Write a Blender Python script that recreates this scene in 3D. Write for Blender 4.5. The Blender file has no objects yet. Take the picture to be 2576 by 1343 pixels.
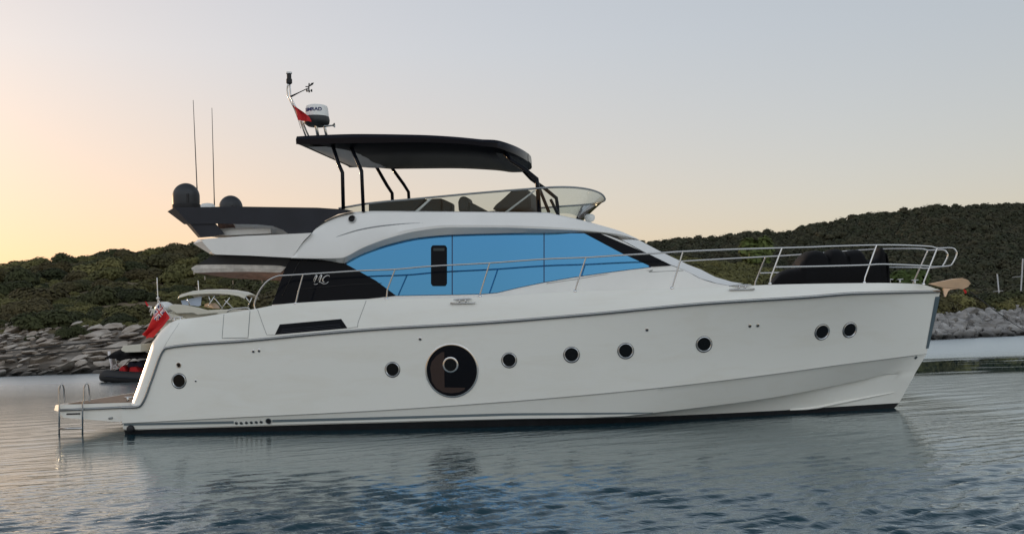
import bpy, bmesh, math, random
import numpy as np
from math import radians, sin, cos, tan, pi, sqrt, atan2
from mathutils import Vector, Matrix

SC = bpy.context.scene
COL = SC.collection

# ------------------------------------------------------------------ camera
F, CX, CY = 2700.0, 1288.0, 671.5          # photograph measured on a 2576 x 1343 sheet
HC = 2.24
PITCH, ROLL = radians(2.46), radians(1.9)
fwd = np.array([0, cos(PITCH), sin(PITCH)])
up0 = np.array([0, -sin(PITCH), cos(PITCH)])
r0 = np.array([1.0, 0, 0])
rt = r0*cos(ROLL) - up0*sin(ROLL)
upv = up0*cos(ROLL) + r0*sin(ROLL)
O = np.array([0, 0, HC])
cam = bpy.data.cameras.new('camera')
cam.sensor_width = 36.0
cam.lens = 36.0*F/2576.0
cam.clip_start = 0.1
cam.clip_end = 20000
camo = bpy.data.objects.new('camera', cam)
COL.objects.link(camo)
camo.matrix_world = Matrix(((rt[0], upv[0], -fwd[0], O[0]), (rt[1], upv[1], -fwd[1], O[1]),
                            (rt[2], upv[2], -fwd[2], O[2]), (0, 0, 0, 1)))
SC.camera = camo

# ------------------------------------------------------------------ sky, sun, exposure
SUN_EL, SUN_AZ = radians(4.0), radians(-43.0)   # azimuth from the view axis, negative = left
SC.view_settings.view_transform = 'Standard'
SC.view_settings.look = 'None'
SC.view_settings.gamma = 1.0
SC.view_settings.exposure = 1.64
world = bpy.data.worlds.new("World")
SC.world = world
world.use_nodes = True
wn = world.node_tree
wn.nodes.clear()
sky = wn.nodes.new('ShaderNodeTexSky')
sky.sky_type = 'NISHITA'
sky.sun_disc = False
sky.sun_elevation = SUN_EL
sky.sun_rotation = SUN_AZ
sky.air_density = 1.0
sky.dust_density = 1.0
sky.ozone_density = 1.6
bg = wn.nodes.new('ShaderNodeBackground')
bg.inputs[1].default_value = 0.15
wo = wn.nodes.new('ShaderNodeOutputWorld')
gam = wn.nodes.new('ShaderNodeGamma')          # flattens the sky's brightness range
gam.inputs[1].default_value = 0.385
wn.links.new(sky.outputs[0], gam.inputs[0])
tint = wn.nodes.new('ShaderNodeMix'); tint.data_type = 'RGBA'; tint.blend_type = 'MULTIPLY'; tint.inputs[0].default_value = 1
tint.inputs[7].default_value = (1.07, 1.005, 1.03, 1)
wn.links.new(gam.outputs[0], tint.inputs[6])
# unseen sky behind the camera, brightened by an added gain to light the hull
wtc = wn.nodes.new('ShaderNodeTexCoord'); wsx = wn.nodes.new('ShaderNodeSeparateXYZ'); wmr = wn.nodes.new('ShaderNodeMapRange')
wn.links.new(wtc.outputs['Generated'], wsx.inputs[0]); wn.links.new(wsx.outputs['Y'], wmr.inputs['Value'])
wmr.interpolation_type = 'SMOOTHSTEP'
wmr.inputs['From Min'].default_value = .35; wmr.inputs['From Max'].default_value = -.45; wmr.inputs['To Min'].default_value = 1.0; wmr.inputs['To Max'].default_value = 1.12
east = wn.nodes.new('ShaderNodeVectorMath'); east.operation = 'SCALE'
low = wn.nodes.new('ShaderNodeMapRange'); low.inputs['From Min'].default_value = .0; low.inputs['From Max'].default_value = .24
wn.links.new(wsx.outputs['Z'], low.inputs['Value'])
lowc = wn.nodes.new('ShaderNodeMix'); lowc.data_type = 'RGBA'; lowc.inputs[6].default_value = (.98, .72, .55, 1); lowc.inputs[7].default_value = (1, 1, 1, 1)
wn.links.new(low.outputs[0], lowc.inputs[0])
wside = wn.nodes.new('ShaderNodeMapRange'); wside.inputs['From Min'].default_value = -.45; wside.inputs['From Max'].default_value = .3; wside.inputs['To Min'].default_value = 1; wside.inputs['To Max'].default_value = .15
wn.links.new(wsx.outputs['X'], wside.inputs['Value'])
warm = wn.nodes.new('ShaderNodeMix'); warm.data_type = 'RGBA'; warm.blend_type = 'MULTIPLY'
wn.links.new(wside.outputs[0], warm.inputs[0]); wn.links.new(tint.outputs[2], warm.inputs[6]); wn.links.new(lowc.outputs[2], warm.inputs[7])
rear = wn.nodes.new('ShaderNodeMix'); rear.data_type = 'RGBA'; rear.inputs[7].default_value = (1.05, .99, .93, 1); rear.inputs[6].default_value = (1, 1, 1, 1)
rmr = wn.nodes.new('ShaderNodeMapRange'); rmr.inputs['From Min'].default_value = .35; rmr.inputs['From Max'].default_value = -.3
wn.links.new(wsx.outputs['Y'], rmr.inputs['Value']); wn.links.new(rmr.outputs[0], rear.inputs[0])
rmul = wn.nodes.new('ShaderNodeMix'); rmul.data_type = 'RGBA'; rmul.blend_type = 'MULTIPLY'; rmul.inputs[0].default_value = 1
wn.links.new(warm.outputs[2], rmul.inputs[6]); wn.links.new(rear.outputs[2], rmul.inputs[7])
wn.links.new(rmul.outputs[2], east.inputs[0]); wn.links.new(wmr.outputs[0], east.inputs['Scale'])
# added brightness on the unseen high sky, strongest behind the camera, for the hull
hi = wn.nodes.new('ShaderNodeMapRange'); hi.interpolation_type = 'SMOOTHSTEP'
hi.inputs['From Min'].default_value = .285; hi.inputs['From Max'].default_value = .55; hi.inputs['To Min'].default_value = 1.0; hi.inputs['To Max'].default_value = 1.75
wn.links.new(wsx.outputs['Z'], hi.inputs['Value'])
sky_boost = wn.nodes.new('ShaderNodeVectorMath'); sky_boost.operation = 'SCALE'
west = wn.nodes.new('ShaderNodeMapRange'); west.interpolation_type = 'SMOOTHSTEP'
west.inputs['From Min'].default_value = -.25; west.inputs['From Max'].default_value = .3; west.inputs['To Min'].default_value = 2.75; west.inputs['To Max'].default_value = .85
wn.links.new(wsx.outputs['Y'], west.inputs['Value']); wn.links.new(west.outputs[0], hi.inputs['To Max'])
wn.links.new(east.outputs[0], sky_boost.inputs[0]); wn.links.new(hi.outputs[0], sky_boost.inputs['Scale'])
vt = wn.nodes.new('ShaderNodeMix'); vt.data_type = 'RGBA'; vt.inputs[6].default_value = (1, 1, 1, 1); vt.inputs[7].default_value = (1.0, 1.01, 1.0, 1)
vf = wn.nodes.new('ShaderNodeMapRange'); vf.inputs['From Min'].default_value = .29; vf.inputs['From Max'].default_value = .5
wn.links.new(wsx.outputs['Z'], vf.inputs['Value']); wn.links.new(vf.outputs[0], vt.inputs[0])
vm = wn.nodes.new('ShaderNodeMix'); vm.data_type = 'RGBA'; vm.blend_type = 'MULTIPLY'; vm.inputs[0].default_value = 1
zen = wn.nodes.new('ShaderNodeMapRange'); zen.interpolation_type = 'SMOOTHSTEP'   # sky dimmed again towards the zenith to keep the ripples dark
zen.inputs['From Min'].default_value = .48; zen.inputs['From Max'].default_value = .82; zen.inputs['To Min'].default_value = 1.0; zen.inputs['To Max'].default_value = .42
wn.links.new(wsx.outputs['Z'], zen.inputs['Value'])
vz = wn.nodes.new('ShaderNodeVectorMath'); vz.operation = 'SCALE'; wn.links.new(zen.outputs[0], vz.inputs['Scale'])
wn.links.new(sky_boost.outputs[0], vm.inputs[6]); wn.links.new(vt.outputs[2], vm.inputs[7])
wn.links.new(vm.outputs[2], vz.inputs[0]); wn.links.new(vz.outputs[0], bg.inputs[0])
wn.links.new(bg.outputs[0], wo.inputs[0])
sunl = bpy.data.lights.new('sun', 'SUN')
sunl.energy = 0.5
sunl.angle = radians(0.6)
sunl.color = (1.0, 0.66, 0.38)
suno = bpy.data.objects.new('sun', sunl)
COL.objects.link(suno)
sdir = Vector((sin(SUN_AZ)*cos(SUN_EL), cos(SUN_AZ)*cos(SUN_EL), sin(SUN_EL)))
suno.rotation_euler = sdir.to_track_quat('Z', 'Y').to_euler()
suno.location = sdir*50

# ------------------------------------------------------------------ measuring helpers
def ray(u, v):
    return fwd + rt*(u-CX)/F - upv*(v-CY)/F
def ground(u, v, z=0.0):
    d = ray(u, v); return O + d*((z-O[2])/d[2])
def far(u, v, Y):
    d = ray(u, v); return O + d*(Y/d[1])

PSI, D0 = radians(8.26), 22.9
bxv = np.array([cos(PSI), -sin(PSI), 0]); byv = np.array([sin(PSI), cos(PSI), 0]); B0 = np.array([0, D0, 0])
def at(u, v, y):
    """a photograph measurement at the lateral offset y -> yacht coordinates (x fwd, y port, z up)"""
    d = ray(u, v); t = ((B0-O) @ byv + y)/(d @ byv); p = O + d*t - B0
    return np.array([p @ bxv, y, p[2]])
def proj(p):
    w = B0 + bxv*p[0] + byv*p[1] + np.array([0, 0, p[2]]) - O
    k = w @ fwd
    return CX + F*(w @ rt)/k, CY - F*(w @ upv)/k
CR = {'c1': (0, 579.7, .4316), 'c2': (386.5, 173.9, .3740), 'c3': (676.3, 309.2, .3740), 'c4': (1062.8, 309.2, .3740),
      'c5': (1545.9, 541.1, .2877), 'c6': (1932.4, 483.1, .4316), 'c7': (289.9, 792.3, .2734), 'c8': (917.9, 792.3, .2813),
      'd1': (415.5, 676.3, .1439), 'd2': (463.8, 541.1, .15003), 'd3': (241.6, 715.0, .1870), 'd7': (0, 637.7, .2446),
      'd8': (2222.3, 463.8, .3166)}
def K(c, *pts):
    a, b, s = CR[c]
    return [(a+x*s, b+y*s) for x, y in pts]
def lin(x, tab):
    return float(np.interp(x, [t[0] for t in tab], [t[1] for t in tab]))
class Smooth:
    """monotone cubic through measured points"""
    def __init__(self, xs, ys):
        o = np.argsort(xs); x = np.array(xs, float)[o]; y = np.array(ys, float)[o]
        keep = np.concatenate([[True], np.diff(x) > 1e-6]); x = x[keep]; y = y[keep]
        h = np.diff(x); d = np.diff(y)/h; m = np.zeros(len(x)); m[0] = d[0]; m[-1] = d[-1]
        for i in range(1, len(x)-1):
            if d[i-1]*d[i] > 0:
                w1 = 2*h[i]+h[i-1]; w2 = h[i]+2*h[i-1]
                m[i] = (w1+w2)/(w1/d[i-1]+w2/d[i])
        self.x, self.y, self.m, self.h = x, y, m, h
    def __call__(self, q):
        x = self.x
        if q <= x[0]: return float(self.y[0])
        if q >= x[-1]: return float(self.y[-1])
        i = int(np.searchsorted(x, q)-1); h = self.h[i]; t = (q-x[i])/h
        return float((1+2*t)*(1-t)**2*self.y[i] + t*(1-t)**2*h*self.m[i] + t*t*(3-2*t)*self.y[i+1] + t*t*(t-1)*h*self.m[i+1])
def sm(pts):
    return Smooth([p[0] for p in pts], [p[1] for p in pts])

# ------------------------------------------------------------------ mesh helpers
class MB:
    def __init__(self): self.v = []; self.f = []; self.m = []
    def add(self, v, f, mi=0):
        o = len(self.v); self.v += [tuple(map(float, q)) for q in v]
        self.f += [tuple(i+o for i in q) for q in f]; self.m += [mi]*len(f)
        return self
    def grid(self, rows, mi=0, close=False):
        n = len(rows[0]); v = [p for r in rows for p in r]; f = []
        for i in range(len(rows)-1):
            for j in range(n-1 if not close else n):
                k = (j+1) % n
                f.append((i*n+j, i*n+k, (i+1)*n+k, (i+1)*n+j))
        return self.add(v, f, mi)
    def tube(self, pts, r, seg=8, mi=0, closed=False):
        P = [Vector(p) for p in pts]; n = len(P); rr = r if hasattr(r, '__len__') else [r]*n
        rows = []; prev = None
        for i in range(n):
            if closed: t = P[(i+1) % n]-P[i-1]
            else: t = P[min(i+1, n-1)]-P[max(i-1, 0)]
            t.normalize()
            if prev is None:
                a = Vector((0, 0, 1)) if abs(t.z) < .9 else Vector((1, 0, 0))
                nn = t.cross(a).normalized()
            else:
                nn = prev - t*prev.dot(t)
                if nn.length < 1e-6: nn = t.orthogonal()
                nn.normalize()
            prev = nn; b = t.cross(nn)
            rows.append([P[i] + (nn*cos(2*pi*k/seg)+b*sin(2*pi*k/seg))*rr[i] for k in range(seg)])
        if closed: rows.append(rows[0])
        self.grid(rows, mi, close=True)
        if not closed:
            o = len(self.v)
            self.f.append(tuple(range(o-seg, o))); self.m.append(mi)
            s = o-seg*n
            self.f.append(tuple(range(s+seg-1, s-1, -1))); self.m.append(mi)
        return self
    def box(self, c, s, mi=0, M=None):
        v = [Vector(((i & 1)-.5, ((i >> 1) & 1)-.5, ((i >> 2) & 1)-.5)) for i in range(8)]
        v = [Vector((q.x*s[0], q.y*s[1], q.z*s[2])) for q in v]
        if M is not None: v = [M @ q for q in v]
        v = [q+Vector(c) for q in v]
        return self.add(v, [(0, 2, 3, 1), (4, 5, 7, 6), (0, 1, 5, 4), (2, 6, 7, 3), (0, 4, 6, 2), (1, 3, 7, 5)], mi)
    def lathe(self, prof, M, seg=28, mi=0):
        rows = []
        for r, h in prof:
            rows.append([M @ Vector((r*cos(2*pi*k/seg), r*sin(2*pi*k/seg), h)) for k in range(seg)])
        return self.grid(rows, mi, close=True)
    def mirror(self):
        n = len(self.v); self.v += [(x, -y, z) for x, y, z in self.v]
        self.f += [tuple(i+n for i in reversed(q)) for q in self.f]; self.m += list(self.m)
        return self
    def build(self, name, mat, parent=None, smooth=None, bevel=0, weld=True, recalc=True):
        me = bpy.data.meshes.new(name)
        me.from_pydata(self.v, [], self.f)
        mats = mat if isinstance(mat, (list, tuple)) else [mat]
        for m in mats: me.materials.append(m)
        if len(mats) > 1: me.polygons.foreach_set('material_index', self.m)
        bm = bmesh.new(); bm.from_mesh(me)
        if weld: bmesh.ops.remove_doubles(bm, verts=bm.verts, dist=1e-5)
        if recalc: bmesh.ops.recalc_face_normals(bm, faces=bm.faces)
        bm.to_mesh(me); bm.free()
        ob = bpy.data.objects.new(name, me); COL.objects.link(ob)
        if parent is not None: ob.parent = parent
        if smooth is not None:
            for p in me.polygons: p.use_smooth = True
            if smooth < 170:
                me.set_sharp_from_angle(angle=radians(smooth))
        if bevel:
            md = ob.modifiers.new('bevel', 'BEVEL'); md.width = bevel; md.segments = 2; md.limit_method = 'ANGLE'
            md.angle_limit = radians(35)
        return ob
def empty(name, loc, rz=0.0):
    o = bpy.data.objects.new(name, None); COL.objects.link(o)
    o.location = tuple(float(q) for q in loc); o.rotation_euler = (0, 0, rz); o.empty_display_size = .3
    return o
def tag(o, label=None, cat=None, group=None, kind=None):
    if label: o['label'] = label
    if cat: o['category'] = cat
    if group: o['group'] = group
    if kind: o['kind'] = kind
    return o
def axisM(p, n):
    n = Vector(n).normalized()
    q = n.to_track_quat('Z', 'Y').to_matrix().to_4x4()
    return Matrix.Translation(Vector(p)) @ q

# ------------------------------------------------------------------ materials
def mat(name, col, rough=.5, metal=0.0, spec=.5, noise=0, nscale=3.0, bump=0, bscale=20.0, coat=0.0, col2=None, rvar=0):
    m = bpy.data.materials.new(name); m.use_nodes = True
    t = m.node_tree; b = t.nodes['Principled BSDF']
    b.inputs['Base Color'].default_value = (*col, 1)
    b.inputs['Roughness'].default_value = rough
    b.inputs['Metallic'].default_value = metal
    b.inputs['Specular IOR Level'].default_value = spec
    b.inputs['Coat Weight'].default_value = coat
    b.inputs['Coat Roughness'].default_value = .06
    tc = t.nodes.new('ShaderNodeTexCoord')
    if noise or col2:
        n = t.nodes.new('ShaderNodeTexNoise'); n.inputs['Scale'].default_value = nscale; n.inputs['Detail'].default_value = 6
        t.links.new(tc.outputs['Object'], n.inputs['Vector'])
        r = t.nodes.new('ShaderNodeValToRGB')
        c2 = col2 if col2 else tuple(c*(1-noise) for c in col)
        r.color_ramp.elements[0].position = .35; r.color_ramp.elements[1].position = .65
        r.color_ramp.elements[0].color = (*c2, 1); r.color_ramp.elements[1].color = (*col, 1)
        t.links.new(n.outputs['Fac'], r.inputs['Fac']); t.links.new(r.outputs['Color'], b.inputs['Base Color'])
        if rvar:
            mr = t.nodes.new('ShaderNodeMapRange'); mr.inputs['To Min'].default_value = rough-rvar; mr.inputs['To Max'].default_value = rough+rvar
            t.links.new(n.outputs['Fac'], mr.inputs['Value']); t.links.new(mr.outputs[0], b.inputs['Roughness'])
    if bump:
        n2 = t.nodes.new('ShaderNodeTexNoise'); n2.inputs['Scale'].default_value = bscale; n2.inputs['Detail'].default_value = 5
        t.links.new(tc.outputs['Object'], n2.inputs['Vector'])
        bp = t.nodes.new('ShaderNodeBump'); bp.inputs['Strength'].default_value = bump; bp.inputs['Distance'].default_value = .02
        t.links.new(n2.outputs['Fac'], bp.inputs['Height']); t.links.new(bp.outputs[0], b.inputs['Normal'])
    return m
def gelcoat():
    m = mat('gelcoat', (.80, .80, .75), rough=.28, coat=.35)
    t = m.node_tree; b = t.nodes['Principled BSDF']
    tc = t.nodes.new('ShaderNodeTexCoord')
    mp = t.nodes.new('ShaderNodeMapping'); mp.inputs['Scale'].default_value = (.5, .5, 2.2)
    n = t.nodes.new('ShaderNodeTexNoise'); n.inputs['Scale'].default_value = 1.3; n.inputs['Detail'].default_value = 7; n.inputs['Roughness'].default_value = .65
    n.inputs['Distortion'].default_value = .6
    r = t.nodes.new('ShaderNodeValToRGB')
    r.color_ramp.elements[0].position = .28; r.color_ramp.elements[0].color = (.765, .755, .69, 1)
    r.color_ramp.elements[1].position = .52; r.color_ramp.elements[1].color = (.80, .80, .75, 1)
    t.links.new(tc.outputs['Object'], mp.inputs['Vector']); t.links.new(mp.outputs[0], n.inputs['Vector'])
    t.links.new(n.outputs['Fac'], r.inputs['Fac']); t.links.new(r.outputs[0], b.inputs['Base Color'])
    return m
M = {}
M['gel'] = gelcoat()
M['gel2'] = mat('gelcoat_upper', (.82, .82, .80), rough=.3, coat=.3, noise=.05, nscale=1.5)
M['portring'] = mat('port_ring', (.52, .53, .53), rough=.3, metal=.9)
M['antifoul'] = mat('antifouling', (.012, .013, .016), rough=.6, noise=.5, nscale=6)
M['grey'] = mat('grey_paint', (.020, .023, .032), rough=.45, spec=.3, noise=.2, nscale=2)
M['black'] = mat('black_gloss', (.004, .005, .008), rough=.10, spec=.12)
M['blackm'] = mat('black_matte', (.010, .010, .012), rough=.6)
M['hard'] = mat('hardtop_paint', (.006, .007, .012), rough=.22, spec=.16)
M['under'] = mat('hardtop_lining', (.006, .007, .010), rough=.38, spec=.05)
M['steel'] = mat('steel', (.58, .58, .58), rough=.16, metal=1.0)
M['steeld'] = mat('steel_rub', (.30, .32, .33), rough=.35, metal=.8)
M['stripe'] = mat('stripe_grey', (.16, .20, .22), rough=.4)
M['stem'] = mat('stem_plate', (.10, .14, .17), rough=.3, metal=.6)
M['seam'] = mat('seam', (.22, .23, .23), rough=.7)
M['pglass'] = mat('port_glass', (.004, .005, .006), rough=.1, spec=.2)
M['blue'] = mat('blue_mirror_glass', (.108, .36, .66), rough=.04, metal=1.0)
M['bframe'] = mat('window_joint', (.01, .03, .12), rough=.3)
M['teak'] = mat('teak', (.22, .15, .10), rough=.65, noise=.4, nscale=8)
M['canvas'] = mat('canvas', (.62, .58, .53), rough=.9, noise=.25, nscale=9, bump=.6, bscale=14)
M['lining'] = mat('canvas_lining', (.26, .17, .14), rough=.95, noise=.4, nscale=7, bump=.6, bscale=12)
M['cover'] = mat('black_cover', (.004, .004, .005), rough=.75, spec=.14, bump=.4, bscale=6)
M['white'] = mat('white_plastic', (.80, .80, .78), rough=.4)
M['dome'] = mat('dome_grey', (.024, .026, .030), rough=.5)
M['seat'] = mat('seat_vinyl', (.030, .040, .040), rough=.6)
M['rub'] = mat('rubber', (.02, .02, .022), rough=.7)
M['red'] = mat('flag_red', (.62, .02, .025), rough=.8, noise=.15, nscale=8)
M['fblue'] = mat('flag_blue', (.02, .025, .13), rough=.8)
M['fwhite'] = mat('flag_white', (.75, .72, .72), rough=.8)
M['peach'] = mat('anchor_warm_sheen', (.93, .64, .42), rough=.4, noise=.12, nscale=6)  # warm sky reflection on the polished anchor put into its base colour
M['rope'] = mat('rope', (.04, .038, .036), rough=.9)
M['cream'] = mat('cream_gel', (.62, .59, .50), rough=.35)
M['mast'] = mat('mast_alloy', (.42, .42, .42), rough=.4)
M['liner'] = mat('hardtop_liner', (.40, .40, .40), rough=.5)
M['navy'] = mat('navy_canvas', (.025, .03, .06), rough=.8)
M['brown'] = mat('cabin_interior', (.026, .012, .010), rough=.4)
M['clearb'] = mat('clear_panel', (.42, .52, .68), rough=.3)
def glassmat():
    m = bpy.data.materials.new('tinted_glass'); m.use_nodes = True; t = m.node_tree; t.nodes.clear()
    tr = t.nodes.new('ShaderNodeBsdfTransparent'); tr.inputs[0].default_value = (.64, .70, .70, 1)
    gl = t.nodes.new('ShaderNodeBsdfGlossy'); gl.inputs['Roughness'].default_value = .03
    fr = t.nodes.new('ShaderNodeFresnel'); fr.inputs[0].default_value = 1.45
    mx = t.nodes.new('ShaderNodeMixShader'); o = t.nodes.new('ShaderNodeOutputMaterial')
    t.links.new(fr.outputs[0], mx.inputs[0]); t.links.new(tr.outputs[0], mx.inputs[1]); t.links.new(gl.outputs[0], mx.inputs[2])
    t.links.new(mx.outputs[0], o.inputs[0]); return m
M['glass'] = glassmat()
def foliage(name, a, b, c):
    m = bpy.data.materials.new(name); m.use_nodes = True; t = m.node_tree; p = t.nodes['Principled BSDF']
    p.inputs['Roughness'].default_value = .75; p.inputs['Specular IOR Level'].default_value = .2
    oi = t.nodes.new('ShaderNodeObjectInfo'); geo = t.nodes.new('ShaderNodeNewGeometry')
    n = t.nodes.new('ShaderNodeTexNoise'); n.inputs['Scale'].default_value = .33; n.inputs['Detail'].default_value = 3
    t.links.new(geo.outputs['Position'], n.inputs['Vector'])
    r1 = t.nodes.new('ShaderNodeValToRGB'); e = r1.color_ramp.elements
    e[0].position = .3; e[0].color = (*a, 1); e[1].position = .7; e[1].color = (*c, 1)
    e2 = e.new(.5); e2.color = (*b, 1)
    add = t.nodes.new('ShaderNodeMath'); add.operation = 'MULTIPLY_ADD'; add.inputs[1].default_value = .5; add.inputs[2].default_value = 0
    rnd = t.nodes.new('ShaderNodeMath'); rnd.operation = 'ADD'
    sc = t.nodes.new('ShaderNodeMath'); sc.operation = 'MULTIPLY'; sc.inputs[1].default_value = .5
    t.links.new(oi.outputs['Random'], add.inputs[0]); t.links.new(n.outputs['Fac'], sc.inputs[0])
    t.links.new(add.outputs[0], rnd.inputs[0]); t.links.new(sc.outputs[0], rnd.inputs[1])
    t.links.new(rnd.outputs[0], r1.inputs['Fac'])
    isl = t.nodes.new('ShaderNodeHueSaturation'); mr = t.nodes.new('ShaderNodeMapRange')
    mr.inputs['To Min'].default_value = .78; mr.inputs['To Max'].default_value = 1.25
    t.links.new(geo.outputs['Random Per Island'], mr.inputs['Value'])
    t.links.new(mr.outputs[0], isl.inputs['Value']); t.links.new(r1.outputs[0], isl.inputs['Color'])
    t.links.new(isl.outputs[0], p.inputs['Base Color'])
    return m
M['leafA'] = foliage('scrub_leaf', (.070, .058, .026), (.100, .098, .036), (.150, .138, .052))
M['leafB'] = foliage('dark_leaf', (.034, .040, .018), (.052, .058, .024), (.082, .070, .034))
M['leafW'] = foliage('wood_leaf', (.023, .032, .019), (.038, .046, .025), (.066, .060, .036))
M['leafP'] = foliage('pine_leaf', (.055, .080, .022), (.080, .108, .030), (.105, .128, .038))
def rockmat(name, a, b, c):
    m = bpy.data.materials.new(name); m.use_nodes = True; t = m.node_tree; p = t.nodes['Principled BSDF']
    p.inputs['Roughness'].default_value = .85
    geo = t.nodes.new('ShaderNodeNewGeometry'); mp = t.nodes.new('ShaderNodeMapping')
    mp.inputs['Rotation'].default_value = (0, radians(14), 0); mp.inputs['Scale'].default_value = (.5, .5, 2.4)
    t.links.new(geo.outputs['Position'], mp.inputs['Vector'])
    n = t.nodes.new('ShaderNodeTexNoise'); n.inputs['Scale'].default_value = 1.1; n.inputs['Detail'].default_value = 9; n.inputs['Roughness'].default_value = .68
    t.links.new(mp.outputs[0], n.inputs['Vector'])
    r = t.nodes.new('ShaderNodeValToRGB'); e = r.color_ramp.elements
    e[0].position = .34; e[0].color = (*a, 1); e[1].position = .66; e[1].color = (*c, 1); k = e.new(.5); k.color = (*b, 1)
    t.links.new(n.outputs['Fac'], r.inputs['Fac'])
    # wet dark tide band just above the sea
    sx = t.nodes.new('ShaderNodeSeparateXYZ'); t.links.new(geo.outputs['Position'], sx.inputs[0])
    mr = t.nodes.new('ShaderNodeMapRange'); mr.inputs['From Min'].default_value = .18; mr.inputs['From Max'].default_value = .5
    mr.inputs['To Min'].default_value = .18; mr.inputs['To Max'].default_value = 1
    t.links.new(sx.outputs['Z'], mr.inputs['Value'])
    mul = t.nodes.new('ShaderNodeMix'); mul.data_type = 'RGBA'; mul.blend_type = 'MULTIPLY'; mul.inputs['Factor'].default_value = 1
    t.links.new(r.outputs[0], mul.inputs[6]); t.links.new(mr.outputs[0], mul.inputs[7])
    t.links.new(mul.outputs[2], p.inputs['Base Color'])
    bp = t.nodes.new('ShaderNodeBump'); bp.inputs['Strength'].default_value = .8; bp.inputs['Distance'].default_value = .12
    t.links.new(n.outputs['Fac'], bp.inputs['Height']); t.links.new(bp.outputs[0], p.inputs['Normal'])
    return m
M['rock'] = rockmat('shore_rock', (.20, .155, .12), (.40, .35, .30), (.56, .52, .47))
M['bed_shade'] = rockmat('shore_bed_shade', (.08, .065, .05), (.18, .155, .13), (.33, .30, .27))  # rock colour darkened so gaps between the boulders look shaded
M['rockR'] = rockmat('rubble_rock', (.13, .12, .11), (.28, .27, .26), (.45, .44, .43))
M['soil'] = mat('dry_soil', (.21, .155, .105), rough=1, col2=(.11, .095, .05), nscale=.35, bump=.6, bscale=2)
M['soilW'] = mat('wood_soil', (.055, .048, .032), rough=1, col2=(.026, .030, .018), nscale=.12)

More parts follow.
